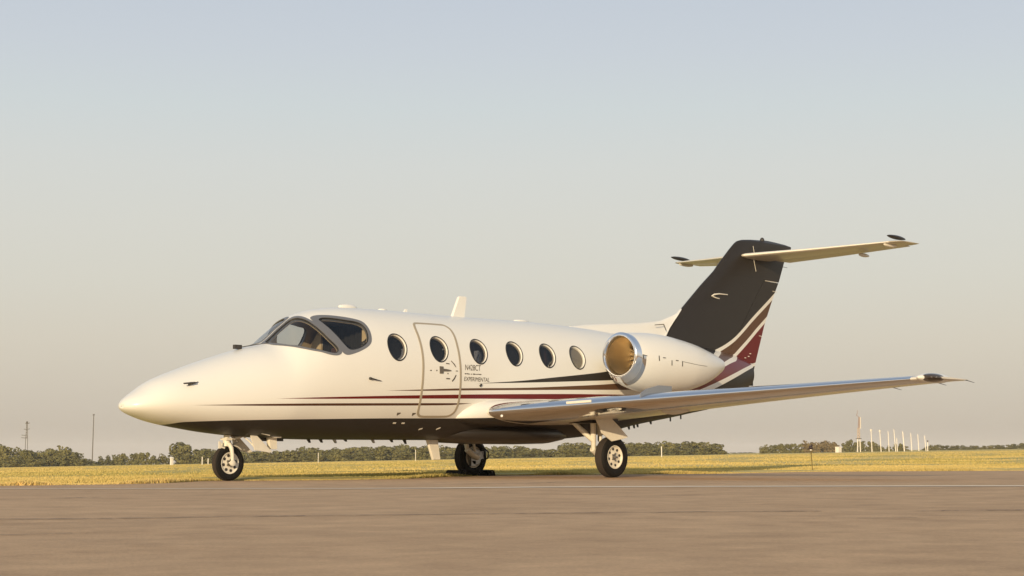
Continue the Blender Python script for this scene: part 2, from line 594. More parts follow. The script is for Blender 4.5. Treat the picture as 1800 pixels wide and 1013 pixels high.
def field_mat(name, blades=False):
    m = bpy.data.materials.new(name)
    m.use_nodes = True
    nt = m.node_tree
    L = nt.links
    p = nt.nodes['Principled BSDF']
    tc = nt.nodes.new('ShaderNodeTexCoord')
    mp = nt.nodes.new('ShaderNodeMapping')
    mp.inputs['Rotation'].default_value = (0, 0, YAW)
    mp.inputs['Scale'].default_value = (0.05, 0.22, 0.2)
    L.new(tc.outputs['Object'], mp.inputs[0])
    n1 = nt.nodes.new('ShaderNodeTexNoise')
    n1.inputs['Scale'].default_value = 1.0
    n1.inputs['Detail'].default_value = 5
    L.new(mp.outputs[0], n1.inputs['Vector'])
    n2 = nt.nodes.new('ShaderNodeTexNoise')
    n2.inputs['Scale'].default_value = 3.0 if not blades else 9.0
    n2.inputs['Detail'].default_value = 6
    L.new(tc.outputs['Object'], n2.inputs['Vector'])
    r = nt.nodes.new('ShaderNodeValToRGB')
    e = r.color_ramp.elements
    e[0].position, e[1].position = 0.33, 0.68
    e[0].color = (0.36, 0.325, 0.100, 1)
    e[1].color = (0.78, 0.595, 0.245, 1)
    q = r.color_ramp.elements.new(0.5)
    q.color = (0.64, 0.50, 0.185, 1)
    L.new(n1.outputs['Fac'], r.inputs[0])
    r2 = nt.nodes.new('ShaderNodeValToRGB')
    e = r2.color_ramp.elements
    e[0].position, e[1].position = 0.3, 0.7
    e[0].color = (0.82, 0.85, 0.80, 1)
    e[1].color = (1.10, 1.07, 1.08, 1)
    L.new(n2.outputs['Fac'], r2.inputs[0])
    mx = nt.nodes.new('ShaderNodeMix')
    mx.data_type = 'RGBA'
    mx.blend_type = 'MULTIPLY'
    mx.inputs[0].default_value = 1
    L.new(r.outputs[0], mx.inputs[6])
    L.new(r2.outputs[0], mx.inputs[7])
    L.new(mx.outputs[2], p.inputs['Base Color'])
    p.inputs['Roughness'].default_value = 0.9
    p.inputs['Specular IOR Level'].default_value = 0.1
    if blades:
        tr = nt.nodes.new('ShaderNodeBsdfTranslucent')
        L.new(mx.outputs[2], tr.inputs[0])
        ms = nt.nodes.new('ShaderNodeMixShader')
        ms.inputs[0].default_value = 0.25
        L.new(p.outputs[0], ms.inputs[1])
        L.new(tr.outputs[0], ms.inputs[2])
        L.new(ms.outputs[0], nt.nodes['Material Output'].inputs[0])
    return m


M['field'] = field_mat('dry_grass_ground')
M['blade'] = field_mat('dry_grass_blades', True)
obj('field', fld, M['field'], kind='structure')

# grass blades: real geometry, dense near the apron edge
NB = 420000
uu = rng.uniform(-120, 1920, NB)
uu[:130000] = rng.uniform(-900, 2700, 130000)
de = edge_d(uu)
t = rng.random(NB) ** 2.0
pick = rng.random(NB)
off = np.where(pick < 0.14, rng.exponential(0.35, NB) - 0.12, np.where(pick < 0.36, 9 * rng.random(NB), 260 * t))
dd = de + off
lat = (uu - 900.0) / FOC * dd * 0.9953
gx = C2[0] + FH[0] * dd + RH[0] * lat
gy = C2[1] + FH[1] * dd + RH[1] * lat
gz = np.maximum(0, dd - de) * far_slope(uu)
edge_b = off < 1.2
clump = 0.5 + 0.5 * np.sin(uu * 0.021 + 2 * np.sin(uu * 0.0063))
h = np.where(edge_b, rng.uniform(0.010, 0.050, NB) * (0.3 + 1.0 * clump ** 2), rng.uniform(0.022, 0.055, NB) * np.clip(.5 + off / 6, .5, 1)) * (0.8 + 0.4 * rng.random(NB))
wd = np.where(edge_b, 0.010, 0.007 + dd * 0.00042)
ang = rng.uniform(0, math.pi, NB)
lx, ly = rng.normal(0, 0.35, NB) * h, rng.normal(0, 0.35, NB) * h
V = np.empty((NB, 3, 3))
V[:, 0] = np.stack([gx - np.cos(ang) * wd, gy - np.sin(ang) * wd, gz], 1)
V[:, 1] = np.stack([gx + np.cos(ang) * wd, gy + np.sin(ang) * wd, gz], 1)
V[:, 2] = np.stack([gx + lx, gy + ly, gz + h], 1)
me = bpy.data.meshes.new('grass')
me.from_pydata(V.reshape(-1, 3).tolist(), [], np.arange(NB * 3).reshape(-1, 3).tolist())
me.materials.append(M['blade'])
go = bpy.data.objects.new('grass', me)
COL.objects.link(go)
go['kind'] = 'stuff'
tag(go, 'dry yellow green grass growing along the edge of the apron and over the field', 'grass')

# ------------------------------------------------------------------ the jet
JET = thing('business_jet', 'cream white twin engine business jet with charcoal tail fin parked on the apron', 'airplane')

ST = [0, .06, .2, .45, .85, 1.35, 1.8, 2.1, 2.4, 2.65, 2.95, 3.4, 4.2, 5.5, 7.0, 8.3, 9.2, 10.5, 12.4, 13.0]
ZT = [.925, 1.018, 1.112, 1.264, 1.418, 1.582, 1.712, 1.79, 2.01, 2.182, 2.287, 2.344, 2.355, 2.346, 2.355, 2.325, 2.275, 2.236, 2.085, 1.94]
SB = [0, .06, .2, .45, .85, 1.35, 2.0, 3.0, 4.5, 6, 7.6, 8.6, 9.6, 11, 12.3, 13.0]
ZB = [.925, .858, .802, .732, .666, .605, .559, .537, .541, .547, .564, .631, .80, 1.0, 1.23, 1.57]
SW = [0, .06, .2, .45, .85, 1.35, 1.8, 2.4, 3.0, 3.8, 5, 7.7, 8.7, 9.8, 11, 12.2, 13.0]
WW = [0, .155, .275, .392, .5, .6, .672, .745, .795, .83, .84, .84, .8, .7, .53, .30, .09]


def sect(X):
    X = np.asarray(X, float)
    q = np.sqrt(np.clip(X + 1.62, 0, 13.0))
    T = pchip(np.sqrt(ST), ZT, q)
    B = pchip(np.sqrt(SB), ZB, q)
    W = pchip(np.sqrt(SW), WW, q)
    zc = B + (T - B) * np.interp(X, [-1.62, -.5, 1, 3, 8, 11.4], [.48, .43, .46, .50, .5, .5])
    n = np.interp(X, [-1.62, 0, 2, 8, 11], [2.0, 2.15, 2.25, 2.2, 2.0])
    return T, B, W, zc, n


def fsurf0(X, th):
    T, B, W, zc, n = sect(X)
    c, s = np.cos(th), np.sin(th)
    Y = W * np.sign(c) * np.abs(c) ** (2 / n)
    Z = zc + np.where(s > 0, T - zc, zc - B) * np.sign(s) * np.abs(s) ** (2 / n)
    return np.stack([X, Y, Z], -1)


def fsurf(X, th, off=0.0):
    """points and outward normals of the fuselage skin"""
    X = np.maximum(np.asarray(X, float), -1.6198)
    th = np.asarray(th, float)
    p = fsurf0(X, th)
    e, g = 4e-3, 6e-3
    a = fsurf0(np.minimum(X + e, 11.379), th) - fsurf0(np.maximum(X - e, -1.6199), th)
    b = fsurf0(X, th + g) - fsurf0(X, th - g)
    n = np.cross(b, a)
    ln = np.linalg.norm(n, axis=-1, keepdims=True)
    n = n / np.maximum(ln, 1e-12)
    T, B, W, zc, _ = sect(X)
    rad = np.stack([np.zeros_like(X), p[..., 1], p[..., 2] - zc], -1)
    sgn = np.where((n * rad).sum(-1, keepdims=True) < 0, -1.0, 1.0)
    n = n * sgn
    tip = X < -1.612
    n[tip] = (-1, 0, 0)
    return p + n * off, n


def th_of(X, Y, Z):
    T, B, W, zc, n = [float(k) for k in sect(X)]
    c = math.copysign(min(1, abs(Y) / W) ** (n / 2), Y)
    hz = (T - zc) if Z > zc else (zc - B)
    s = math.copysign(min(1, abs(Z - zc) / hz) ** (n / 2), Z - zc)
    a = math.atan2(s, c)
    return a if a > -math.pi / 2 else a + 2 * math.pi


def outl(pts):
    return [(p[0], th_of(*p)) for p in pts]


def roof_y(X, Y):
    T, B, W, zc, n = [float(k) for k in sect(X)]
    c = math.copysign((abs(Y) / W) ** (n / 2), Y)
    return (X, math.acos(c))


RA = 0.92                                 # metres per radian, for working on the unrolled skin


def resample(P, n, close=True):
    P = [np.array(p) for p in P]
    if close:
        P = P + [P[0]]
    L = [0]
    for a, b in zip(P[:-1], P[1:]):
        L.append(L[-1] + np.linalg.norm((b - a) * (1, RA)))
    t = np.linspace(0, L[-1], n + 1)[:-1] if close else np.linspace(0, L[-1], n)
    return [(float(np.interp(q, L, [p[0] for p in P])), float(np.interp(q, L, [p[1] for p in P]))) for q in t]


def smooth_poly(P, it=2):
    for _ in range(it):
        n = len(P)
        P = [((P[i - 1][0] + 2 * P[i][0] + P[(i + 1) % n][0]) / 4, (P[i - 1][1] + 2 * P[i][1] + P[(i + 1) % n][1]) / 4) for i in range(n)]
    return P


def offset_poly(P, d):
    n = len(P)
    A = sum(P[i - 1][0] * P[i][1] - P[i][0] * P[i - 1][1] for i in range(n))
    s = 1 if A > 0 else -1
    out = []
    for i in range(n):
        a, b = P[i - 1], P[(i + 1) % n]
        tx, ty = b[0] - a[0], (b[1] - a[1]) * RA
        l = math.hypot(tx, ty) + 1e-9
        out.append((P[i][0] + s * d * ty / l, P[i][1] - s * d * tx / l / RA))
    return out


def inside(P, poly):
    x, y = P[:, 0], P[:, 1]
    r = np.zeros(len(P), bool)
    n = len(poly)
    for i in range(n):
        x1, y1 = poly[i - 1]
        x2, y2 = poly[i]
        if y1 == y2:
            continue
        c = ((y1 > y) != (y2 > y)) & (x < (x2 - x1) * (y - y1) / (y2 - y1) + x1)
        r ^= c
    return r


def skin(outer, holes, off=0.0, thick=0.0, step=0.06, flip=False):
    """piece of skin in (x, theta) bounded by outer, with holes; optional turned-in edge of the given depth"""
    V, Eg = [], []
    loops = [outer] + list(holes)
    for lp in loops:
        o = len(V)
        V += lp
        Eg += [(o + i, o + (i + 1) % len(lp)) for i in range(len(lp))]
    O = np.array(outer)
    gx = np.arange(O[:, 0].min() + step / 2, O[:, 0].max(), step)
    gy = np.arange(O[:, 1].min() + step / 2 / RA, O[:, 1].max(), step / RA)
    G = np.array([(a, b) for a in gx for b in gy]).reshape(-1, 2)
    if len(G):
        ok = inside(G, outer)
        for hl in holes:
            ok &= ~inside(G, hl)
        B = np.array(V) * (1, RA)
        G = G[ok]
        if len(G):
            dmin = np.min(np.linalg.norm((G * (1, RA))[:, None] - B[None], axis=2), axis=1)
            G = G[dmin > step * 0.35]
            V = V + [tuple(g) for g in G]
    r = delaunay_2d_cdt([Vector(v) for v in V], Eg, [], 0, 1e-6)
    VV = np.array([(v.x, v.y) for v in r[0]])
    F = np.array(r[2])
    cen = VV[F].mean(1)
    ok = inside(cen, outer)
    for hl in holes:
        ok &= ~inside(cen, hl)
    F = F[ok]
    P, N = fsurf(VV[:, 0], VV[:, 1], off)
    a, b, c = P[F[:, 0]], P[F[:, 1]], P[F[:, 2]]
    fn = np.cross(b - a, c - a)
    bad = (fn * N[F].mean(1)).sum(1) < 0
    F[bad] = F[bad][:, ::-1]
    if flip:
        F = F[:, ::-1]
        N = -N
    mb = MB()
    mb.add(P, [tuple(int(k) for k in f) for f in F], True, N)
    if thick:
        for li, lp in enumerate(loops):
            A = np.array(lp)
            p0, n0 = fsurf(A[:, 0], A[:, 1], off)
            p1, _ = fsurf(A[:, 0], A[:, 1], off - thick)
            k = len(lp)
            cen = p0.mean(0)
            tn = np.roll(p0, -1, 0) - np.roll(p0, 1, 0)
            nn = np.cross(tn, n0)
            nn /= np.linalg.norm(nn, axis=1, keepdims=True) + 1e-9
            sg = np.sign(((p0 - cen) * nn).sum(1).mean()) * (1 if li == 0 else -1)
            nn *= sg
            FF = []
            for i in range(k):
                j = (i + 1) % k
                q = (i, j, k + j, k + i)
                pp = np.concatenate([p0, p1])
                fnn = np.cross(pp[q[1]] - pp[q[0]], pp[q[2]] - pp[q[0]])
                FF.append(q if fnn @ nn[i] > 0 else q[::-1])
            mb.add(np.concatenate([p0, p1]), FF, True, np.concatenate([nn, nn]))
    return mb


# --- window, windshield and door outlines on the skin
WX = [2.218, 2.99, 3.77, 4.504, 5.213, 5.883]
WZ, WA, WB = 1.805, 0.168, 0.196


def win_out(xc, k=1.0, side=-1, n=40):
    th0 = th_of(xc, side * 0.79, WZ)
    if side < 0:
        th0 = th_of(xc, -0.79, WZ)
    return [(xc + WA * k * math.cos(t), th0 + WB * k * math.sin(t) / RA) for t in [2 * math.pi * i / n for i in range(n)]]


ws_in = [roof_y(x, y) for x, y in ((0.505, -.05), (.60, -.046), (.731, -.042), (.90, -.042), (.968, -.055))] + outl([(.993, -.162, 2.149), (1.003, -.287, 2.121), (1.019, -.439, 2.048), (1.059, -.561, 1.957), (1.12, -.657, 1.847), (1.205, -.719, 1.755), (1.240, -.740, 1.705), (1.215, -.747, 1.668), (1.139, -.738, 1.655), (1.01, -.707, 1.678), (.883, -.659, 1.701), (.761, -.589, 1.725), (.613, -.434, 1.755), (.52, -.222, 1.778)])
ws_out = [roof_y(x, y) for x, y in ((0.462, -.006), (.60, -.006), (.734, -.006), (.92, -.006), (1.012, -.008))] + outl([(1.038, -.09, 2.185), (1.042, -.174, 2.17), (1.045, -.325, 2.124), (1.072, -.459, 2.058), (1.118, -.574, 1.968), (1.182, -.666, 1.858), (1.255, -.727, 1.751), (1.292, -.754, 1.685), (1.262, -.759, 1.638), (1.169, -.752, 1.616), (1.04, -.728, 1.632), (.844, -.656, 1.672), (.707, -.572, 1.698), (.6, -.451, 1.724), (.478, -.255, 1.748)])
sw_in = outl([(1.125, -.405, 2.115), (1.186, -.39, 2.150), (1.297, -.442, 2.153), (1.513, -.526, 2.131), (1.68, -.572, 2.112), (1.755, -.614, 2.07), (1.77, -.667, 2.0), (1.752, -.726, 1.885), (1.716, -.747, 1.828), (1.649, -.758, 1.78), (1.53, -.762, 1.731), (1.419, -.757, 1.71), (1.37, -.748, 1.724), (1.292, -.704, 1.82), (1.216, -.625, 1.94), (1.159, -.524, 2.04)])
sw_out = outl([(1.062, -.30, 2.150), (1.138, -.293, 2.182), (1.277, -.375, 2.189), (1.489, -.465, 2.176), (1.655, -.525, 2.152), (1.765, -.565, 2.128), (1.805, -.619, 2.071), (1.815, -.682, 1.979), (1.801, -.733, 1.876), (1.766, -.757, 1.807), (1.669, -.769, 1.748), (1.522, -.772, 1.686), (1.340, -.766, 1.634), (1.272, -.752, 1.662), (1.235, -.727, 1.748), (1.165, -.666, 1.858), (1.10, -.574, 1.968), (1.052, -.459, 2.062)])
ws_in, ws_out, sw_in, sw_out = [smooth_poly(resample(p, 80), 3) for p in (ws_in, ws_out, sw_in, sw_out)]
mir = lambda P: [(x, math.pi - t) for x, t in P][::-1]
door = outl([(2.699, -.577, 2.149), (2.665, -.648, 2.07), (2.658, -.738, 1.926), (2.658, -.80, 1.756), (2.656, -.828, 1.602), (2.646, -.836, 1.422), (2.638, -.826, 1.256), (2.642, -.782, 1.063), (2.660, -.714, .913), (2.695, -.687, .87), (2.768, -.68, .86), (3.036, -.681, .864), (3.270, -.687, .871), (3.350, -.716, .919), (3.375, -.768, 1.024), (3.363, -.827, 1.248), (3.36, -.84, 1.445), (3.356, -.823, 1.672), (3.356, -.771, 1.859), (3.369, -.696, 2.005), (3.360, -.625, 2.10), (3.291, -.572, 2.153), (2.956, -.574, 2.153)])
door = smooth_poly(resample(door, 120), 2)

holes = [ws_in, sw_in, mir(ws_in), mir(sw_in)]
for i, x in enumerate(WX):
    holes += [win_out(x, 0.97), mir(win_out(x, 0.97))]

# --- fuselage skin: unrolled grid with holes
fx = np.concatenate([-1.62 + np.linspace(0.012, 1.0, 46) ** 2 * 1.1, np.arange(-0.48, 0.4, 0.06), np.arange(0.4, 2.0, 0.045), np.arange(2.0, 11.36, 0.075), [11.38]])
nth = 112
fth = np.linspace(-math.pi / 2, 1.5 * math.pi, nth + 1)


def fuse_skin(fx, fth, holes, off, flip=False):
    border = [(fx[0], fth[0]), (fx[-1], fth[0]), (fx[-1], fth[-1]), (fx[0], fth[-1])]
    G = np.array([(a, b) for a in fx for b in fth])
    ok = np.ones(len(G), bool)
    hv, Eg = [], []
    for hl in holes:
        H = np.array(hl)
        bb = (G[:, 0] > H[:, 0].min() - .1) & (G[:, 0] < H[:, 0].max() + .1) & (G[:, 1] > H[:, 1].min() - .1) & (G[:, 1] < H[:, 1].max() + .1)
        idx = np.where(bb)[0]
        ins = inside(G[idx], hl)
        dm = np.min(np.linalg.norm((G[idx] * (1, RA))[:, None] - (H * (1, RA))[None], axis=2), axis=1)
        ok[idx[ins | (dm < 0.012)]] = False
        o = len(hv)
        hv += hl
        Eg += [(o + i, o + (i + 1) % len(hl)) for i in range(len(hl))]
    G = G[ok]
    r = delaunay_2d_cdt([Vector(v) for v in hv] + [Vector(g) for g in G], Eg, [], 0, 1e-7)
    VV = np.array([(v.x, v.y) for v in r[0]])
    F = np.array(r[2])
    cen = VV[F].mean(1)
    keep = np.ones(len(F), bool)
    for hl in holes:
        keep &= ~inside(cen, hl)
    F = F[keep]
    P, N = fsurf(VV[:, 0], VV[:, 1], off)
    fn = np.cross(P[F[:, 1]] - P[F[:, 0]], P[F[:, 2]] - P[F[:, 0]])
    bad = (fn * N[F].mean(1)).sum(1) < 0
    F[bad] = F[bad][:, ::-1]
    if flip:
        F, N = F[:, ::-1], -N
    mb = MB()
    mb.add(P, [tuple(int(k) for k in f) for f in F], True, N)
    return mb


fmb = fuse_skin(fx, fth, holes, 0.0)
ring, _ = fsurf(np.full(nth, 11.38), fth[:-1])
fmb.add(ring, [tuple(range(nth))], False, np.tile((1, 0, 0), (nth, 1)))
ring, _ = fsurf(np.full(nth, fx[0]), fth[:-1])
fmb.add(ring, [tuple(range(nth))], True, np.tile((-1, 0, 0), (nth, 1)))
FUS = obj('fuselage', fmb, M['livery'], JET)
lx = np.arange(0.36, 6.9, 0.1)
obj('cabin_lining', fuse_skin(lx, fth[::2], holes, -0.055, True), M['lining'], JET)

# --- cockpit glazing
for side in (0, 1):
    f = (lambda P: P) if side == 0 else mir
    ws = obj('windshield', skin(f(offset_poly(ws_out, -0.007)), [f(ws_in)], 0.006, 0.05), M['grey_frame'], JET)
    obj('pane', skin(f(offset_poly(ws_in, 0.01)), [], -0.012), M['glass'], ws)
    obj('gasket', skin(f(offset_poly(ws_in, 0.004)), [f(offset_poly(ws_in, -0.010))], -0.006), M['black'], ws)
    sw = obj('side_window', skin(f(sw_out), [f(sw_in)], 0.003, 0.05), M['grey_frame'], JET)
    obj('pane', skin(f(offset_poly(sw_in, 0.01)), [], -0.012), M['glass'], sw)
    obj('gasket', skin(f(offset_poly(sw_in, 0.006)), [f(offset_poly(sw_in, -0.014))], -0.006), M['black'], sw)

# --- cabin windows
for i, x in enumerate(WX):
    for side in (0, 1):
        f = (lambda P: P) if side == 0 else mir
        o0, o1 = f(win_out(x, 1.03)), f(win_out(x, 0.945))
        cw = obj('cabin_window', skin(o0, [o1], 0.0045, 0.004), M['black'], JET)
        bev = MB()
        prof = ((0.955, 0.003), (0.935, -0.010), (0.915, -0.030), (0.905, -0.055))
        bev.rings([[tuple(q) for q in fsurf(np.array([p[0] for p in f(win_out(x, k))]), np.array([p[1] for p in f(win_out(x, k))]), of)[0]] for k, of in prof], True, False)
        obj('window_bezel', bev, M['white'], cw)
        obj('pane', skin(f(win_out(x, 0.92)), [], -0.026, 0, 0.08), M['glass'] if i == 5 else M['cabin_glass'], cw)
        if i == 5:
            obj('window_shade', skin(f(win_out(x, 0.91)), [], -0.045, 0, 0.08), M['shade'], cw, label='closed tan shade behind the aft cabin window')
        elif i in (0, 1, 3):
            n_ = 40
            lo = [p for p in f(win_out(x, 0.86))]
            obj('dark_cabin_sheet', skin(lo, [], -0.085, 0, 0.08), M['curtain'], cw)  # black sheet behind the pane stands in for the unlit cabin

# --- cabin door
dr = obj('cabin_door', skin(door, [win_out(2.99, 1.0)], 0.003, 0.003), M['livery'], JET)
obj('door_seal', skin(offset_poly(door, 0.019), [offset_poly(door, -0.017)], 0.006, 0.006), M['seal'], dr)


def on_skin(x, z, off=0.0, side=-1):
    t = th_of(x, side * 0.8, z)
    # solve theta so that the height is z on this side
    T, B, W, zc, n = [float(k) for k in sect(x)]
    hz = (T - zc) if z > zc else (zc - B)
    s = math.copysign(min(1, abs(z - zc) / hz) ** (n / 2), z - zc)
    c = side * math.sqrt(max(0, 1 - s * s))
    t = math.atan2(s, c)
    if t < -math.pi / 2:
        t += 2 * math.pi
    p, nn = fsurf(np.array([x]), np.array([t]), off)
    return Vector(p[0]), Vector(nn[0])


def decal(pts, off=0.005, thick=0.004):
    """thin raised plate on the port side through (x, z) points"""
    a = [on_skin(x, z, off)[0] for x, z in pts]
    b = [on_skin(x, z, off - thick)[0] for x, z in pts]
    n = len(pts)
    mb = MB()
    mb.add(a + b, [tuple(range(n)), tuple(range(2 * n - 1, n - 1, -1))] + [(i, i + n, (i + 1) % n + n, (i + 1) % n) for i in range(n)], False)
    return mb


def seg(x0, z0, x1, z1, wd):
    dx, dz = x1 - x0, z1 - z0
    l = math.hypot(dx, dz)
    a, b = -dz / l * wd / 2, dx / l * wd / 2
    return [(x0 + a, z0 + b), (x1 + a, z1 + b), (x1 - a, z1 - b), (x0 - a, z0 - b)]


obj('door_handle', decal([(2.955, 1.553), (3.022, 1.551), (3.024, 1.522), (3.10, 1.517), (3.172, 1.505), (3.176, 1.495), (3.10, 1.487), (3.024, 1.486), (3.022, 1.455), (2.957, 1.453)], 0.012, 0.012), M['grey_mark'], dr)
for a in ([(3.185, 1.640), (3.240, 1.598), (3.275, 1.550), (3.258, 1.556), (3.224, 1.594), (3.180, 1.632)], [(3.275, 1.442), (3.244, 1.388), (3.200, 1.347), (3.190, 1.360), (3.228, 1.396), (3.262, 1.444)], seg(3.08, 1.598, 3.145, 1.592, .012), seg(3.08, 1.388, 3.15, 1.386, .014), seg(2.775, 1.489, 2.80, 1.491, .014), seg(2.89, 1.493, 2.907, 1.493, .016), seg(3.102, 1.457, 3.118, 1.457, .016), seg(3.265, 1.499, 3.305, 1.498, .010)):
    obj('door_marking', decal(a, 0.0085, 0.003), M['print'], dr)


def lettering(txt, x0, z0, height, width, name):
    cu = bpy.data.curves.new('t', 'FONT')
    cu.body = txt
    cu.size = 1.0
    cu.shear = 0.12
    to = bpy.data.objects.new('t', cu)
    COL.objects.link(to)
    dg = bpy.context.evaluated_depsgraph_get()
    me = bpy.data.meshes.new_from_object(to.evaluated_get(dg))
    b = bmesh.new()
    b.from_mesh(me)
    bmesh.ops.triangulate(b, faces=b.faces)
    V = np.array([v.co[:] for v in b.verts])
    F = [tuple(v.index for v in f.verts) for f in b.faces]
    b.free()
    bpy.data.objects.remove(to)
    bpy.data.curves.remove(cu)
    bpy.data.meshes.remove(me)
    mn, mx = V.min(0), V.max(0)
    X = x0 + (V[:, 0] - mn[0]) / (mx[0] - mn[0]) * width
    Z = z0 + (V[:, 1] - mn[1]) / (mx[1] - mn[1]) * height
    mb = MB()
    mb.add([on_skin(x, z, 0.003)[0] for x, z in zip(X, Z)], F, False)
    return obj(name, mb, M['print'], JET, recalc=False)


lettering('N428CT', 3.452, 1.517, 0.080, 0.315, 'registration_lettering')
lettering('EXPERIMENTAL', 3.432, 1.366, 0.058, 0.505, 'warning_lettering')
ln = MB()
xx = 3.445
while xx < 3.79:
    l_ = random.uniform(0.008, 0.02)
    d_ = decal(seg(xx, 1.466 + random.uniform(-.003, .003), xx + l_, 1.466, random.uniform(.008, .018)), 0.004, 0.003)
    ln.add(d_.v, d_.f, False)
    xx += l_ + random.choice((0.006, 0.006, 0.022))
obj('small_lettering', ln, M['print'], JET, kind='stuff')

# --- small fittings on the skin
def bump_on(name, x, y, size, material, lift=0.0):
    T = float(sect(x)[0])
    th = roof_y(x, y)[1]
    p, n = fsurf(np.array([x]), np.array([th]), lift)
    mb = MB()
    mb.ellipsoid(p[0], size)
    return obj(name, mb, material, JET)


bump_on('antenna_dome', 1.98, -0.02, (0.17, 0.055, 0.045), M['white'], 0.012)
bump_on('antenna_dome', 2.62, -0.02, (0.075, 0.05, 0.025), M['white'], 0.006)
bump_on('antenna_dome', 5.45, -0.02, (0.16, 0.08, 0.03), M['white'], 0.006)


def blade_prism(name, prof, thick, material, parent=None, axis_y=0.0):
    """streamlined blade: profile in (x,z), thickness along y"""
    n = len(prof)
    cx = sum(p[0] for p in prof) / n
    cz = sum(p[1] for p in prof) / n
    mb = MB()
    A = [(x, axis_y - thick / 2, z) for x, z in [(cx + (x - cx) * .86, cz + (z - cz) * .97) for x, z in prof]]
    M0 = [(x, axis_y, z) for x, z in prof]
    B = [(x, axis_y + thick / 2, z) for x, z in [(cx + (x - cx) * .86, cz + (z - cz) * .97) for x, z in prof]]
    mb.rings([A, M0, B], True, True, False)
    return obj(name, mb, material, parent or JET)


blade_prism('blade_antenna', [(3.97, 2.33), (4.125, 2.648), (4.15, 2.662), (4.285, 2.662), (4.30, 2.64), (4.245, 2.33)], 0.05, M['white'])
blade_prism('small_antenna', [(3.02, 2.33), (3.07, 2.40), (3.11, 2.40), (3.10, 2.33)], 0.03, M['white'])
a1 = decal([(6.87, 2.20), (7.05, 2.185), (7.08, 2.20), (6.9, 2.215)], 0.01, 0.01)
pp = obj('pitot_tube', MB().tube([(-0.91, -0.40, 1.205), (-0.91, -0.44, 1.215), (-0.93, -0.455, 1.215)], [.022, .016, .013], 8).tube([(-1.03, -0.455, 1.208), (-0.86, -0.455, 1.222)], [.009, .012], 8).tube([(-0.90, -0.425, 1.20), (-0.80, -0.43, 1.235)], [.008, .006], 6), M['dark_hw'], JET)
obj('pitot_tube', MB().tube([(-0.91, 0.40, 1.205), (-0.91, 0.44, 1.215), (-0.93, 0.455, 1.215)], [.022, .016, .013], 8).tube([(-1.03, 0.455, 1.208), (-0.86, 0.455, 1.222)], [.009, .012], 8), M['dark_hw'], JET)
v0, n0 = on_skin(1.70, 1.345, 0.0)
v1, _ = on_skin(1.88, 1.318, 0.02)
obj('angle_vane', MB().tube([v0, v0 + n0 * 0.035], [.02, .015], 8).tube([v0 + n0 * 0.03, v1], [.012, .004], 6), M['dark_hw'], JET)
T0 = float(sect(0.16)[0])
obj('temperature_probe', MB().box((0.10, -0.03, T0 + 0.02), (0.11, 0.05, 0.055)).tube([(0.15, -0.05, T0 + .02), (0.32, -0.08, float(sect(0.32)[0]) + .015), (0.52, -0.16, 1.80)], [.006, .006, .004], 6), M['dark_hw'], JET)
for k in range(4):                      # little fasteners and drain marks on the lower side
    x, z = ((2.31, .765), (2.47, .765), (2.88, .685), (3.21, .690))[k]
    d_ = decal(seg(x, z, x + .05, z + (.0, .0, .012, .02)[k], .016), 0.004, 0.004)
    obj('drain_fitting', d_, M['gear_white'], JET)
for x, z in ((2.30, .865), (2.58, .866)):
    d_ = decal([(x, z), (x + .05, z + .03), (x + .05, z + .04), (x - .01, z + .038), (x - .01, z + .028)], 0.004, 0.004)
    obj('access_mark', d_, M['grey_mark'], JET)
d_ = decal(seg(3.745, 1.300, 3.775, 1.33, .022), 0.02, 0.02)
obj('static_drain', d_, M['dark_hw'], JET)

# underside fittings
for x, y, hh in ((1.27, -.02, .055), (1.48, -.02, .05), (1.70, -.05, .06), (1.93, 0, .03), (2.40, -.04, .055), (2.78, 0, .04), (3.0, -.04, .07)):
    zb = float(sect(x)[1])
    blade_prism('drain_mast', [(x, zb + .01), (x + .06, zb + .01), (x + .08, zb - hh * .8), (x + .055, zb - hh * .8)], 0.025, M['steel'] if x in (1.70, 2.40) else M['dark_hw'], None, y)
for x, hh in ((7.92, .05), (8.05, .05), (8.14, .045), (8.48, .04), (9.02, .06), (9.30, .06)):
    zb = float(sect(x)[1])
    blade_prism('drain_mast', [(x, zb + .01), (x + (.05 if x < 8.6 else .02), zb + .01), (x + (.055 if x < 8.6 else .02), zb - hh), (x + (.03 if x < 8.6 else .004), zb - hh)], 0.02, M['dark_hw'], None, -.06)
na = blade_prism('underside_antenna', [(0.545, .575), (0.69, .575), (0.70, .405), (0.58, .405)], 0.07, M['gear_white'], None, -0.10)
obj('antenna_base', MB().box((0.615, -0.16, 0.60), (0.15, 0.12, 0.09)), M['gear_white'], na)
obj('antenna_plate', MB().box((0.66, 0.0, .535), (0.40, 0.10, 0.045)), M['dark_hw'], JET)
ba = blade_prism('underside_antenna', [(3.44, .56), (3.665, .56), (3.73, .262), (3.575, .262)], 0.05, M['gear_white'], None, -0.05)
obj('antenna_base', MB().box((3.545, -0.07, .59), (0.22, 0.12, 0.06)), M['gear_white'], ba)

# --- belly fairing under the wing
bf = MB()
rr = []
for x, hw, zb, zt in ((3.55, .30, .57, .70), (3.75, .46, .535, .75), (4.0, .55, .505, .78), (4.5, .60, .492, .80), (5.3, .60, .490, .80), (5.75, .52, .50, .78), (6.1, .36, .545, .72), (6.25, .25, .58, .68)):
    r_ = []
    for k in range(28):
        a = 2 * math.pi * k / 28
        c, s = math.cos(a), math.sin(a)
        r_.append((x, hw * math.copysign(abs(c) ** .65, c), (zt + zb) / 2 + (zt - zb) / 2 * math.copysign(abs(s) ** .7, s)))
    rr.append(r_)
obj('belly_fairing', bf.rings(rr), M['char'], JET)
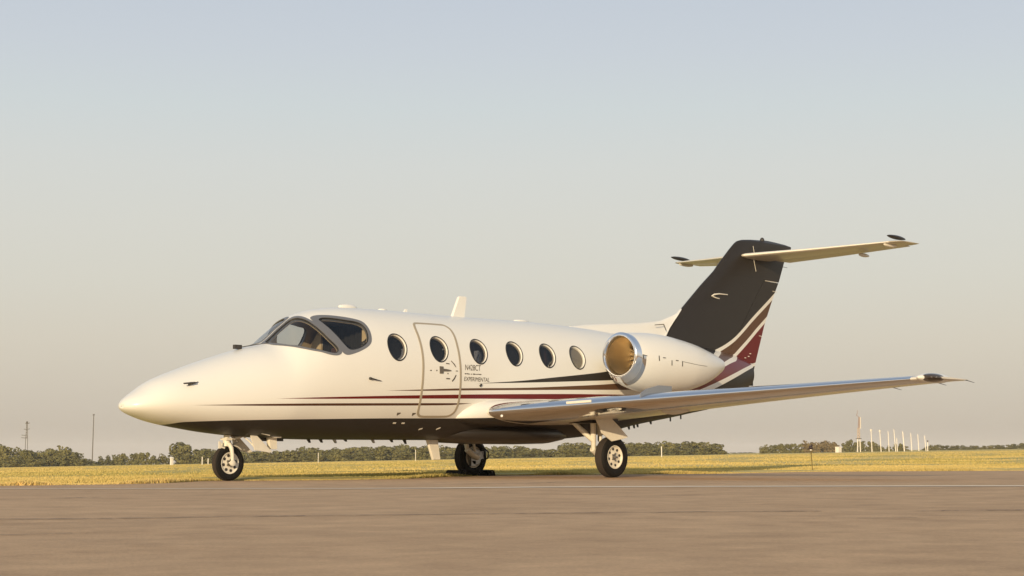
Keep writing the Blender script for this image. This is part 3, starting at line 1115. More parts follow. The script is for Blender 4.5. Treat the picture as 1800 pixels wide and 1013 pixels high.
# wing-root fairings
for sd_ in (-1, 1):
    rr = []
    for x, y0, y1, zb, zt in ((3.42, .55, .66, .82, .90), (3.52, .60, .77, .80, .98), (3.68, .60, .86, .77, 1.07), (3.95, .60, .93, .75, 1.13), (4.6, .60, .97, .74, 1.17), (5.6, .60, .97, .76, 1.15), (6.4, .60, .94, .82, 1.10), (7.0, .55, .84, .88, 1.06), (7.5, .50, .72, .92, 1.02)):
        r_ = []
        for k in range(24):
            a = 2 * math.pi * k / 24
            c, s = math.cos(a), math.sin(a)
            yy = y0 if c < 0 else y0 + (y1 - y0) * abs(c) ** .8
            yy = y0 + (y1 - y0) * (max(c, 0) ** .8) - (0.1 if c < 0 else 0)
            r_.append((x, sd_ * yy, (zt + zb) / 2 + (zt - zb) / 2 * math.copysign(abs(s) ** .8, s)))
        rr.append(r_)
    obj('wing_fairing', MB().rings(rr), M['livery'], JET)


# --- wings
def airfoil(u, t):
    return t / 0.2 * (0.2969 * math.sqrt(u) - 0.126 * u - 0.3516 * u * u + 0.2843 * u**3 - 0.1015 * u**4)


class Surf:
    """lifting surface: span stations y -> (leading edge x, z, chord, thickness, incidence)"""
    def __init__(self, st, side):
        self.st, self.side = st, side

    def at(self, y):
        a = np.array(self.st)
        return [float(np.interp(y, a[:, 0], a[:, k])) for k in range(1, 6)]

    def pt(self, y, u, up_, grow=0.0):
        x0, z0, c, t, inc = self.at(y)
        yt = airfoil(u, t) * c * (1 if up_ else -0.70) + (grow if up_ else -grow)
        xx = u * c - (grow * 1.2 if u < 0.01 else 0)
        ca, sa = math.cos(inc), math.sin(inc)
        return (x0 + xx * ca + yt * sa, self.side * y, z0 + yt * ca - xx * sa)

    def patch(self, ys, u0u, u0l, u1u, u1l, grow=0.0, n=14, closed=True, sq=True):
        """closed section from lower u1l forward round the nose (if u0 = 0) to upper u1u"""
        rr = []
        for y in ys:
            lo = [self.pt(y, u0l + (u1l - u0l) * (k / n) ** (2 if sq else 1), False, grow) for k in range(n, -1, -1)]
            hi = [self.pt(y, u0u + (u1u - u0u) * (k / n) ** (2 if sq else 1), True, grow) for k in range(n + 1)]
            if u0u == u0l == 0:
                hi = hi[1:]
            rr.append(lo + hi)
        return rr


WST = [(0.75, 3.765, .925, 2.80, .130, .034), (1.0, 3.862, .942, 2.72, .130, .032), (3.5, 4.832, 1.112, 1.93, .118, .018), (6.5, 6.0, 1.308, 1.02, .10, .0), (6.62, 6.06, 1.318, .96, .07, .01), (6.68, 6.16, 1.325, .84, .03, .01)]
M['fence'] = mat('grey_fence', (0.30, 0.31, 0.33), 0.35, 0.6)
M['wing_paint'] = mat('wing_grey_white', (0.66, 0.63, 0.56), 0.28, coat=0.3, noise=0.03, scale=3)
for sd_ in (-1, 1):
    ws_ = Surf(WST, sd_)
    ys = list(np.linspace(0.75, 6.5, 24)) + [6.57, 6.62, 6.66, 6.68]
    wing = obj('wing', MB().rings(ws_.patch(ys, 0, 0, .74, .74)), M['wing_paint'], JET)
    ysl = list(np.linspace(0.93, 6.42, 30))
    obj('leading_edge', MB().rings(ws_.patch(ysl, 0, 0, .11, .30, 0.003), True, True), M['metal'], wing)
    for nm, ya, yb in (('flap', 1.0, 4.0), ('aileron', 4.02, 6.0), ('wing_tip', 6.02, 6.68)):
        yy = [y for y in np.linspace(ya, yb, 8)]
        obj(nm, MB().rings(ws_.patch(yy, .746, .746, 1.0, 1.0, 0, 8, True, False)), M['wing_paint'], wing)
    # boundary-layer fence
    y = 3.02
    P = [ws_.pt(y, u, True, 0.0) for u in (0.0, .02, .06, .14, .24, .33)]
    x0, z0 = P[0][0], P[0][2]
    prof = [(p[0], p[2] - .01) for p in P] + [(P[-1][0], P[-1][2] + .095), (P[-1][0] - .28, P[-1][2] + .10), (P[2][0] + .02, P[2][2] + .075), (P[1][0] - .02, P[1][2] + .045)]
    obj('wing_fence', MB().plate([(a, sd_ * y, b) for a, b in prof], 0.02, (0, 1, 0)), M['fence'], wing)
    # stall strip on the nose of the section
    q0, q1 = [Vector(ws_.pt(y_, 0.006, True, 0.006)) for y_ in (2.02, 2.36)]
    obj('stall_strip', MB().tube([q0, q1], .020, 6), M['gear_white'], wing)
    q0 = Vector(ws_.pt(1.06, 0.03, False, 0.006))
    obj('small_lamp', MB().ellipsoid(q0, (.02, .02, .02), 10, 6), M['lamp'], wing)
    # actuator pod
    for y_, l_ in ((2.75, .5),):
        a, b = Vector(ws_.pt(y_, .42, False)), Vector(ws_.pt(y_, .72, False))
        mid = (a + b) / 2
        rr = []
        for k in range(9):
            t_ = k / 8
            rdd = .045 * math.sin(math.pi * min(1, t_ * 1.0) ** .8) + .006
            c_ = a.lerp(b, t_)
            rr.append([(c_.x, c_.y + rdd * .9 * math.cos(q), c_.z - .01 + rdd * math.sin(q)) for q in [2 * math.pi * i / 12 for i in range(12)]])
        obj('flap_fairing', MB().rings(rr), M['wing_paint'], wing)
    # tip light and wicks
    tl = MB()
    P0 = Vector(ws_.pt(6.56, 0.22, True))
    rr = []
    for k in range(9):
        t_ = k / 8
        hgt = .058 * math.sin(math.pi * (0.06 + 0.88 * t_)) ** .35
        x = 6.03 + .42 * t_
        rr.append([(x, sd_ * (6.585 + .10 * math.cos(q) * math.sin(math.pi * (.1 + .8 * t_)) ** .5), 1.322 + hgt * math.sin(q)) for q in [2 * math.pi * i / 16 for i in range(16)]])
    tp = obj('tip_light', tl.rings(rr), M['lens'], wing)
    tb = obj('tip_fairing', MB().ellipsoid((6.36, sd_ * 6.53, 1.322), (.40, .11, .066), 18, 14), M['white'], wing)
    for x in (6.10, 6.17, 6.27, 6.35):
        obj('tip_lamp', MB().ellipsoid((x, sd_ * 6.645, 1.325), (.026, .02, .018), 8, 6), M['lamp'], wing)
    for y_ in (5.6, 6.25, 6.66):
        a = Vector(ws_.pt(y_, 1.0, True))
        obj('static_wick', MB().tube([a + Vector((-.06, 0, 0)), a + Vector((.16, sd_ * .01, -.03))], [.006, .003], 5), M['dark_hw'], wing)

# --- engines
M['nac'] = M['white']
NX = [6.18, 6.32, 6.52, 6.8, 7.13, 7.5, 7.8, 8.17, 8.42, 8.60]
NT = [2.150, 2.163, 2.175, 2.182, 2.168, 2.125, 2.078, 1.995, 1.93, 1.875]
NBt = [1.482, 1.385, 1.318, 1.278, 1.268, 1.285, 1.335, 1.435, 1.535, 1.625]
NW = [.338, .385, .418, .440, .450, .440, .405, .320, .235, .160]


def nac_ring(x, yc, k=1.0, n=48):
    t_, b_, w_ = pchip(NX, NT, np.array([x]))[0], pchip(NX, NBt, np.array([x]))[0], pchip(NX, NW, np.array([x]))[0]
    zc = (t_ + b_) / 2
    return [(x, yc + w_ * k * math.cos(a), zc + (t_ - b_) / 2 * k * math.sin(a)) for a in [2 * math.pi * i / n for i in range(n)]]


for sd_ in (-1, 1):
    yc = sd_ * 1.36
    xs = list(np.linspace(6.27, 8.60, 34))
    nac = obj('engine_nacelle', MB().rings([nac_ring(x, yc) for x in xs], True, False), M['nac'], JET)
    org = (6.18, yc, 1.816)
    lipp = [(.0965, .372), (.06, .362), (.03, .350), (.008, .336), (-.004, .322), (-.006, .308), (.0, .295), (.02, .283), (.05, .275), (.09, .271)]
    lip = MB().lathe([(h_, r_) for h_, r_ in lipp[2:]], org, (1, 0, 0), 56, False)
    n_ = 56
    # outer part of the lip follows the nacelle ring
    a_ = nac_ring(6.275, yc, 1.003, 56)
    c0 = [(6.21, yc + .352 * math.cos(2 * math.pi * i / 56), 1.816 + .352 * math.sin(2 * math.pi * i / 56)) for i in range(56)]
    c1 = [(6.187, yc + .338 * math.cos(2 * math.pi * i / 56), 1.816 + .338 * math.sin(2 * math.pi * i / 56)) for i in range(56)]
    c2 = [(6.174, yc + .318 * math.cos(2 * math.pi * i / 56), 1.816 + .318 * math.sin(2 * math.pi * i / 56)) for i in range(56)]
    c3 = [(6.176, yc + .300 * math.cos(2 * math.pi * i / 56), 1.816 + .300 * math.sin(2 * math.pi * i / 56)) for i in range(56)]
    c4 = [(6.20, yc + .284 * math.cos(2 * math.pi * i / 56), 1.816 + .284 * math.sin(2 * math.pi * i / 56)) for i in range(56)]
    c5 = [(6.26, yc + .273 * math.cos(2 * math.pi * i / 56), 1.816 + .273 * math.sin(2 * math.pi * i / 56)) for i in range(56)]
    obj('intake_lip', MB().rings([a_, c0, c1, c2, c3, c4, c5], True, False), M['lip'], nac)
    obj('intake_duct', MB().lathe([(.07, .273), (.2, .270), (.42, .276), (.66, .280)], org, (1, 0, 0), 48, False), M['duct'], nac)
    fan = MB()
    for k in range(22):
        a = 2 * math.pi * k / 22
        e1, e2 = Vector((0, math.cos(a), math.sin(a))), Vector((0, -math.sin(a), math.cos(a)))
        c_ = Vector((6.78, yc, 1.816))
        fan.add([c_ + e1 * .10 - e2 * .012 + Vector((-.03, 0, 0)), c_ + e1 * .275 - e2 * .045 + Vector((-.04, 0, 0)), c_ + e1 * .275 + e2 * .035 + Vector((.03, 0, 0)), c_ + e1 * .10 + e2 * .014 + Vector((.03, 0, 0))], [(0, 1, 2, 3)], True)
    obj('fan', fan, M['fan'], nac)
    obj('fan_backing', MB().lathe([(.66, .001), (.66, .28)], org, (1, 0, 0), 32, False), M['dark_hw'], nac)
    obj('spinner', MB().lathe([(.36, .004), (.38, .03), (.44, .06), (.52, .085), (.62, .105), (.66, .105)], org, (1, 0, 0), 28, False), M['fan'], nac)
    e_ = nac_ring(8.60, yc, 1.0)
    e2_ = [(8.50, y, z) for _, y, z in nac_ring(8.60, yc, .86)]
    obj('exhaust_nozzle', MB().rings([e_, [(8.605, y, z) for _, y, z in nac_ring(8.60, yc, .93)], e2_, [(8.1, y, z) for _, y, z in nac_ring(8.6, yc, .8)]], True, True), M['steel'], nac)
    # cowl notch and latch slots
    def on_nac(x, a, of=0.004):
        t_, b_, w_ = [pchip(NX, q, np.array([x]))[0] for q in (NT, NBt, NW)]
        zc = (t_ + b_) / 2
        return Vector((x, yc + sd_ * (w_ + of) * math.cos(a), zc + ((t_ - b_) / 2 + of) * math.sin(a)))
    for x0, a0, x1, a1 in ((6.60, .17, 6.615, -.01), (6.69, .13, 6.75, .125), (6.88, .06, 6.89, -.11), (6.98, .085, 7.04, .08), (7.13, .075, 7.14, -.10)):
        q = [on_nac(x0, a0), on_nac(x1 if x1 - x0 > .03 else x0 + .016, a0), on_nac(x1 if x1 - x0 > .03 else x0 + .016, a1 if x1 - x0 < .03 else a0 - .025), on_nac(x0, a1 if x1 - x0 < .03 else a0 - .025)]
        obj('cowl_latch', MB().plate(q, .003), M['dark_hw'], nac)
    sm = MB()
    for k in range(10):
        pass
    obj('cowl_seam', MB().tube([on_nac(7.16 + .05 * k, .06 - .006 * k, .0005) for k in range(14)], .0035, 5), M['grey_mark'], nac)
    nt_ = MB()
    nt_.plate([on_nac(6.28, .10, .006), on_nac(6.36, .10, .006), on_nac(6.36, .075, .006), on_nac(6.28, .075, .006)], .004)
    nt_.plate([on_nac(6.285, .10, .006), on_nac(6.297, .10, .006), on_nac(6.297, -.06, .006), on_nac(6.285, -.06, .006)], .004)
    obj('cowl_notch', nt_, M['dark_hw'], nac)
    # polished lower lip skirt
    rr = []
    for x in (6.276, 6.31, 6.345):
        r_ = []
        for k in range(25):
            a = -1.75 + (1.75 + .09) * k / 24
            r_.append(on_nac(x, a, .0025))
        rr.append(r_)
    obj('lip_skirt', MB().rings(rr, False, False), M['metal'], nac)
    # pylon
    rr = []
    for yy in (.45, .62, .80, .98):
        r_ = []
        for k in range(20):
            a = 2 * math.pi * k / 20
            r_.append((7.35 + .85 * math.cos(a), sd_ * yy, 1.78 + .10 * math.copysign(abs(math.sin(a)) ** .9, math.sin(a))))
        rr.append(r_)
    obj('engine_pylon', MB().rings(rr), M['livery'], JET)

# --- tail fin: dorsal fillet, fin, rudder
DT = [(6.5, 2.34), (6.97, 2.395), (7.6, 2.445), (8.285, 2.493), (8.85, 2.559), (9.296, 2.703), (9.42, 2.805)]
rr = []
for k in range(26):
    v = k / 25
    x = 6.6 + (9.43 - 6.6) * v
    zt = float(np.interp(x, [p[0] for p in DT], [p[1] for p in DT]))
    hw = 0.05 + 0.012 * v
    pts = []
    for yy, fz in ((-hw - .10, 0), (-hw - .02, .45), (-hw * .8, .8), (-hw * .45, .96), (0, 1), (hw * .45, .96), (hw * .8, .8), (hw + .02, .45), (hw + .10, 0)):
        z = 2.15 + (zt - 2.15) * fz
        sl = np.interp(v, [.6, 1], [0, 1.0]) * (z - zt) * 1.17
        pts.append((x + sl, yy, z))
    rr.append(pts)
obj('dorsal_fillet', MB().rings(rr, True, True), M['white'], JET)
obj('dorsal_vent', MB().plate([(8.55, -.135, 2.475), (8.80, -.125, 2.50), (8.86, -.13, 2.39), (8.845, -.13, 2.39), (8.79, -.122, 2.485), (8.55, -.132, 2.462)], .006, (0, 1, 0)), M['grey_mark'], JET)

FLE = [(1.75, 8.10), (2.325, 8.88), (2.80, 9.43), (3.256, 9.996), (3.509, 10.34), (3.677, 10.518), (3.947, 10.821), (4.06, 10.965), (4.104, 11.045), (4.135, 11.17), (4.16, 11.42), (4.178, 11.75), (4.186, 11.86)]
FTE = [(1.75, 11.46), (1.956, 11.538), (2.676, 11.839), (3.196, 12.128), (3.464, 12.30), (3.908, 12.51), (3.96, 12.57), (4.05, 12.665), (4.104, 12.70), (4.135, 12.70), (4.16, 12.50), (4.178, 12.20), (4.186, 12.0)]
HNG = [(1.75, 10.36), (1.96, 10.53), (2.70, 11.143), (3.47, 11.78), (3.9, 12.0)]
ipl = lambda T, z: float(np.interp(z, [p[0] for p in T], [p[1] for p in T]))


def fin_ring(z, a, b, n=12, sq=True):
    le, te = ipl(FLE, z), ipl(FTE, z)
    c = te - le
    tk = float(np.interp(z, [1.75, 4.0, 4.135, 4.186], [.088, .10, .10, .03]))
    out = []
    for sgn in (-1, 1):
        L_ = []
        for k in range(n + 1):
            u = (a + (b - a) * ((k / n) ** (2 if sq else 1)) - le) / c
            u = min(max(u, 0), 1)
            L_.append((le + u * c, sgn * airfoil(u, tk) * c, z))
        out.append(L_)
    return out[0][::-1] + out[1][1 if sq else 0:]


zl = list(np.linspace(1.8, 3.4505, 24))
fin_lo = [fin_ring(z, ipl(FLE, z), ipl(HNG, z)) for z in zl]
FIN = obj('tail_fin', MB().rings(fin_lo), M['fin_livery'], JET)
obj('fin_cap', MB().rings([fin_ring(z, ipl(FLE, z), ipl(FTE, z)) for z in list(np.linspace(3.451, 4.05, 10)) + [4.08, 4.104, 4.12, 4.135, 4.15, 4.16, 4.17, 4.178, 4.186]]), M['fin_livery'], FIN)
obj('rudder', MB().rings([fin_ring(z, ipl(HNG, z) + .007, ipl(FTE, z), 8, False) for z in np.linspace(1.945, 3.438, 20)]), M['fin_livery'], FIN)
obj('tail_cone', MB().rings([fin_ring(z, ipl(HNG, z) - .3, ipl(FTE, z) + .01, 8, False) for z in np.linspace(1.55, 1.93, 6)]), M['fin_livery'], FIN)
obj('rudder_gap_line', MB().tube([(ipl(HNG, 3.447) + .05 + .1 * k, -airfoil((ipl(HNG, 3.447) + .05 + .1 * k - ipl(FLE, 3.447)) / (ipl(FTE, 3.447) - ipl(FLE, 3.447)), .095) * (ipl(FTE, 3.447) - ipl(FLE, 3.447)) - .002, 3.447) for k in range(5)], .006, 5), M['gear_white'], FIN)
obj('fin_beacon', MB().lathe([(-.02, .04), (.02, .038), (.045, .02), (.05, .002)], (11.80, 0, 4.182), (0, 0, 1), 14), M['dark_hw'], FIN)
y_ = -.105
obj('fin_handle', MB().tube([(10.14, y_, 3.055), (10.19, y_ - .02, 3.085), (10.33, y_ - .02, 3.105), (10.60, y_, 3.110)], [.010, .014, .012, .008], 6).tube([(10.17, y_ - .005, 3.050), (10.24, y_ - .02, 3.030), (10.36, y_, 3.025)], .010, 6), M['gear_white'], FIN)
obj('fin_light', MB().ellipsoid((10.66, -.035, 3.62), (.06, .03, .022), 10, 6), M['lamp'], FIN)
for z in (3.28, 2.45):
    x = ipl(FTE, z)
    obj('trim_bracket', MB().tube([(x - .10, -.012, z), (x + (.04 if z > 3 else 0.0), -.008, z - .01)], .006, 5), M['gear_white'], FIN)
x = ipl(FTE, 3.74)
obj('static_wick', MB().tube([(x - .02, 0, 3.75), (x + .15, 0, 3.745)], [.006, .003], 5), M['dark_hw'], FIN)
obj('fin_joint_line', MB().tube([(11.36, -.115, 4.03), (11.385, -.128, 3.86)], .004, 5).tube([(11.36, -.122, 3.80), (11.43, -.122, 3.58)], .004, 5), M['gear_white'], FIN)
for q in ((11.12, 2.03), (11.22, 2.06), (11.27, 2.11)):
    obj('fin_rivet', MB().ellipsoid((q[0], -.09, q[1]), (.028, .008, .008), 8, 6), M['gear_white'], FIN)

# --- tailplane
M['tail_shade_paint'] = mat('shaded_tail_white', (0.52, 0.475, 0.385), 0.35, coat=0.2, noise=0.03, scale=3)  # white paint darkened, so the underside's shade is put into the colour
TST = [(0.0, 11.02, 3.832, 1.36, .095, .0), (0.1, 11.05, 3.838, 1.36, .095, .0), (1.2, 11.60, 3.905, 1.06, .088, .0), (2.40, 12.17, 3.985, .72, .08, .0), (2.52, 12.27, 3.995, .62, .06, 0), (2.56, 12.38, 4.0, .50, .03, 0)]
for sd_ in (-1, 1):
    ts = Surf([(q[0] * (1.0 if sd_ < 0 else .94), *q[1:]) for q in TST], sd_)
    ks = 1.0 if sd_ < 0 else .94
    ys = [y * ks for y in list(np.linspace(0.03, 2.4, 12)) + [2.47, 2.52, 2.56]]
    tpn = obj('tailplane', MB().rings(ts.patch(ys, 0, 0, .66, .66)), M['tail_shade_paint'], JET)
    obj('leading_edge', MB().rings(ts.patch(list(np.linspace(.12, 2.38, 12) * ks), 0, 0, .05, .06, .002)), M['gear_white'], tpn)
    # elevator drooped about its hinge
    rr = []
    dl = R(4)
    for y in np.linspace(.16, 2.38, 10) * ks:
        h0 = Vector(ts.pt(y, .67, True)).lerp(Vector(ts.pt(y, .67, False)), .5)
        r_ = []
        for p in ts.patch([y], .672, .672, 1.0, 1.0, 0, 6, True, False)[0]:
            q = Vector(p) - h0
            r_.append((h0.x + q.x * math.cos(dl) + q.z * math.sin(dl), p[1], h0.z - q.x * math.sin(dl) + q.z * math.cos(dl)))
        rr.append(r_)
    obj('tailplane_tip', MB().rings(ts.patch([y * ks for y in (2.385, 2.44, 2.5, 2.54, 2.56)], .655, .655, 1.0, 1.0, 0, 8, True, False)), M['tail_shade_paint'], tpn)
    ev = obj('elevator', MB().rings(rr), M['tail_shade_paint'], tpn)
    # horn balance standing proud of the tip
    rr = []
    for k in range(11):
        t_ = k / 10
        x = 12.06 + .56 * t_
        e = math.sin(math.pi * (.03 + .94 * t_)) ** .55
        rr.append([(x, sd_ * (2.43 * ks + .06 * e * math.cos(q)), 4.08 - .02 * t_ + .036 * e * math.sin(q)) for q in [2 * math.pi * i / 12 for i in range(12)]])
    obj('horn_balance', MB().rings(rr), M['char'], ev)
    a = Vector(ts.pt(1.62 * ks, .82, False))
    obj('trim_fairing', MB().ellipsoid((a.x + .02, a.y, a.z - .075), (.17, .035, .035), 10, 8), M['wing_paint'], ev)
    obj('hinge_fairing', MB().ellipsoid((12.35, sd_ * 2.30 * ks, 3.945), (.22, .03, .035), 10, 8), M['gear_white'], ev)

# --- nose gear
def wheel(parent, c, Rt, wt, rr_, side=-1, tread=True, hub=True):
    """tyre and rim about the y axis"""
    ax = (0, 1, 0)
    h2 = wt / 2
    ty = MB().lathe([(-h2 * .78, rr_ * .98), (-h2 * .98, rr_ + (Rt - rr_) * .25), (-h2, rr_ + (Rt - rr_) * .5), (-h2 * .92, rr_ + (Rt - rr_) * .78), (-h2 * .74, rr_ + (Rt - rr_) * .94), (-h2 * .66, Rt * .985)], c, ax, 48, False)
    ty.lathe([(h2 * .78, rr_ * .98), (h2 * .98, rr_ + (Rt - rr_) * .25), (h2, rr_ + (Rt - rr_) * .5), (h2 * .92, rr_ + (Rt - rr_) * .78), (h2 * .74, rr_ + (Rt - rr_) * .94), (h2 * .66, Rt * .985)], c, ax, 48, False)
    t_ = obj('tyre', ty, M['rubber'], parent)
    gr = []
    for k, s in enumerate(np.linspace(-.66, .66, 13)):
        d = 0 if (k % 4) != 2 else .008
        gr.append((h2 * s, Rt * (1 - .015 * (abs(s) / .66) ** 2) - d))
    obj('tread', MB().lathe(gr, c, ax, 48, False), M['tread'], parent)
    rm = MB()
    for s in (-1, 1):
        rm.lathe([(s * h2 * .80, rr_), (s * h2 * .84, rr_ * .97), (s * h2 * .78, rr_ * .90), (s * h2 * .60, rr_ * .86), (s * h2 * .52, rr_ * .60), (s * h2 * .62, rr_ * .42), (s * h2 * .64, rr_ * .26), (s * h2 * .50, rr_ * .24), (s * h2 * .5, .002)], c, ax, 40, False)
    obj('rim', rm, M['gear_white'], parent)
    hb = MB()
    for k in range(8):
        a = 2 * math.pi * k / 8 + .2
        p = Vector(c) + Vector((rr_ * .70 * math.cos(a), side * h2 * .57, rr_ * .70 * math.sin(a)))
        hb.lathe([(-.012, .020), (.006, .020), (.007, .001)], p, (0, side, 0), 10)
    obj('rim_bolt', hb, M['dark_hw'], parent)
    ab = MB()
    for k in range(5):
        a = 2 * math.pi * k / 5
        p = Vector(c) + Vector((rr_ * .30 * math.cos(a), side * h2 * .60, rr_ * .30 * math.sin(a)))
        ab.lathe([(-.02, .016), (.016, .014), (.017, .001)], p, (0, side, 0), 8)
    ab.lathe([(-.02, rr_ * .20), (.02, rr_ * .19), (.03, rr_ * .12), (.031, .001)], Vector(c) + Vector((0, side * h2 * .55, 0)), (0, side, 0), 16)
    obj('hub', ab, M['steel'], parent)


NG = obj('nose_gear', MB().tube([(-.03, 0, .72), (-.03, 0, .50)], .036, 14).tube([(-.03, 0, .52), (-.03, 0, .44)], .048, 14), M['gear_white'], JET)
wheel(NG, (0, 0, .2285), .2285, .112, .140)
fk = MB()
for s in (-1, 1):
    fk.tube([(-.03, s * .02, .475), (-.03, s * .07, .465), (-.02, s * .094, .42), (-.006, s * .098, .34), (0, s * .096, .24), (0, s * .096, .20)], [.030, .029, .028, .024, .020, .018], 12)
    fk.lathe([(-.014, .038), (.014, .038), (.02, .02), (.021, .001)], (0, s * .10, .2285), (0, s, 0), 14)
obj('fork', fk, M['gear_white'], NG)
obj('torque_link', MB().tube([(.0, 0, .60), (.11, 0, .545), (.155, 0, .50)], [.016, .014, .012], 8).tube([(.155, 0, .50), (.07, 0, .46)], [.012, .014], 8), M['steel'], NG)
obj('steering_arm', MB().tube([(-.16, -.06, .655), (-.02, -.06, .66), (.02, -.05, .63), (-.03, -.04, .57)], [.012, .016, .018, .02], 8).tube([(-.13, -.07, .615), (-.03, -.06, .61)], .010, 6).box((-.03, 0, .535), (.09, .13, .03)), M['gear_white'], NG)
obj('drag_brace', MB().tube([(-.02, 0, .52), (.17, 0, .56), (.30, 0, .60)], [.015, .018, .018], 8).tube([(.0, .03, .50), (.20, .05, .43), (.27, .06, .40)], [.010, .008, .006], 6).tube([(.0, -.03, .47), (.12, -.04, .44), (.18, -.04, .40)], [.008, .007, .006], 6), M['gear_white'], NG)
obj('brake_hose', MB().tube([(-.02, .05, .60), (.08, .06, .50), (.10, .06, .44), (.05, .07, .42)], .008, 6), M['black'], NG)
obj('tow_lug', MB().box((-.17, -.05, .46), (.03, .02, .09)).tube([(-.17, -.05, .44), (-.10, -.06, .42)], .012, 6), M['gear_white'], NG)
gd = obj('nose_gear_door', MB().plate([(.20, -.20, .585), (.30, -.20, .580), (.545, -.21, .372), (.50, -.215, .362), (.26, -.215, .395)], .018), M['gear_white'], JET)
obj('door_rib', MB().tube([(.22, -.19, .56), (.28, -.195, .42)], .012, 6).tube([(.26, -.185, .57), (.40, -.19, .44)], .008, 6), M['gear_white'], gd)
obj('nose_gear_door', MB().plate([(.20, .20, .585), (.30, .20, .580), (.545, .21, .372), (.50, .215, .362), (.26, .215, .395)], .018), M['gear_white'], JET)
obj('nose_gear_bay', MB().box((.20, 0, .605), (.26, .16, .06)), M['black'], JET)
obj('gear_door_link', MB().tube([(.19, -.06, .575), (.24, -.14, .50), (.27, -.20, .43)], .009, 6).tube([(.30, -.30, .61), (.45, -.28, .585)], .008, 6), M['gear_white'], JET)

# --- main gear
for sd_ in (-1, 1):
    Y = sd_ * 1.47
    MG = obj('main_gear', MB().tube([(5.52, sd_ * 1.42, .95), (5.60, sd_ * 1.345, .66), (5.64, sd_ * 1.315, .40)], [.048, .044, .034], 14), M['gear_white'], JET)
    wheel(MG, (5.86, Y, .300), .300, .185, .172, sd_)
    obj('trailing_arm', MB().tube([(5.62, sd_ * 1.31, .42), (5.74, sd_ * 1.31, .34), (5.88, sd_ * 1.33, .30)], [.046, .050, .052], 12).tube([(5.86, sd_ * 1.30, .30), (5.86, sd_ * 1.44, .30)], .04, 12), M['gear_white'], MG)
    obj('shock_strut', MB().tube([(5.75, sd_ * 1.33, .92), (5.78, sd_ * 1.33, .62)], .042, 12).tube([(5.78, sd_ * 1.33, .62), (5.80, sd_ * 1.32, .38)], .024, 10), M['gear_white'], MG)
    obj('side_brace', MB().tube([(5.36, sd_ * 1.10, .86), (5.50, sd_ * 1.26, .66), (5.62, sd_ * 1.34, .52)], [.034, .042, .028], 10), M['gear_white'], MG)
    obj('brake_unit', MB().lathe([(-.06, .12), (.05, .125), (.06, .10)], (5.86, sd_ * 1.40, .30), (0, 1, 0), 24).box((5.97, sd_ * 1.37, .33), (.10, .07, .12)).box((5.80, sd_ * 1.37, .20), (.10, .06, .08)), M['steel'], MG)
    obj('brake_hose', MB().tube([(5.78, sd_ * 1.29, .72), (5.80, sd_ * 1.27, .55), (5.93, sd_ * 1.25, .45), (6.06, sd_ * 1.27, .38), (6.08, sd_ * 1.30, .28), (6.0, sd_ * 1.33, .24)], .012, 6).tube([(5.98, sd_ * 1.33, .26), (5.99, sd_ * 1.31, .16)], .009, 6), M['black'], MG)
    obj('gear_bay', MB().box((5.66, sd_ * 1.30, .845), (.62, .42, .10)), M['black'], MG)
    yo = sd_ * 1.60
    md = obj('main_gear_door', MB().plate([(5.40, sd_ * 1.56, .865), (5.70, sd_ * 1.56, .90), (5.89, sd_ * 1.60, .74), (6.05, sd_ * 1.625, .595), (5.99, sd_ * 1.627, .575), (5.69, sd_ * 1.625, .53), (5.50, sd_ * 1.60, .645)], .016), M['gear_white'], JET)
    obj('door_hinge', MB().box((5.28, sd_ * 1.52, .915), (.30, .10, .05)).tube([(5.14, sd_ * 1.52, .885), (5.42, sd_ * 1.52, .935)], .032, 8), M['gear_white'], md)

# --- inside the cockpit and cabin
gs = MB()
rr = []
for x, hw, zt in ((.50, .50, 1.62), (.70, .58, 1.70), (.90, .62, 1.735), (1.10, .64, 1.735), (1.16, .64, 1.71)):
    rr.append([(x, hw * c, zt - .10 * abs(c) ** 3) for c in np.linspace(-1, 1, 15)] + [(x, hw, 1.35), (x, -hw, 1.35)])
obj('glareshield', gs.rings(rr), M['dash'], JET)
obj('cockpit_floor', MB().box((3.6, 0, 1.0), (6.2, 1.3, .04)), M['dash'], JET)
for s in (-1, 1):
    st_ = MB()
    rr = []
    for z, x, hw, dp in ((1.02, 1.30, .22, .20), (1.20, 1.32, .23, .20), (1.22, 1.48, .22, .07), (1.42, 1.51, .21, .07), (1.60, 1.54, .18, .06), (1.63, 1.55, .12, .05)):
        rr.append([(x + dp * math.cos(a), s * .36 + hw * math.copysign(abs(math.sin(a)) ** .6, math.sin(a)), z) for a in [2 * math.pi * k / 16 for k in range(16)]])
    sobj = obj('pilot_seat', st_.rings(rr), M['leather'], JET)
    hr = []
    for z, k_ in ((1.62, .5), (1.63, .85), (1.655, 1.0), (1.735, 1.0), (1.755, .9), (1.765, .6)):
        hr.append([(1.54 + .05 * k_ * math.copysign(abs(math.cos(a)) ** .5, math.cos(a)), s * .36 + .13 * k_ ** .3 * math.copysign(abs(math.sin(a)) ** .5, math.sin(a)), z) for a in [2 * math.pi * k / 20 for k in range(20)]])
    obj('headrest', MB().rings(hr), M['leather'], sobj)
    obj('control_yoke', MB().tube([(1.14, s * .36, 1.45), (1.26, s * .36, 1.50)], .018, 8).tube([(1.26, s * .36 - .14, 1.60), (1.26, s * .36 - .12, 1.50), (1.26, s * .36 + .12, 1.50), (1.26, s * .36 + .14, 1.60)], .016, 8), M['dark_hw'], JET)
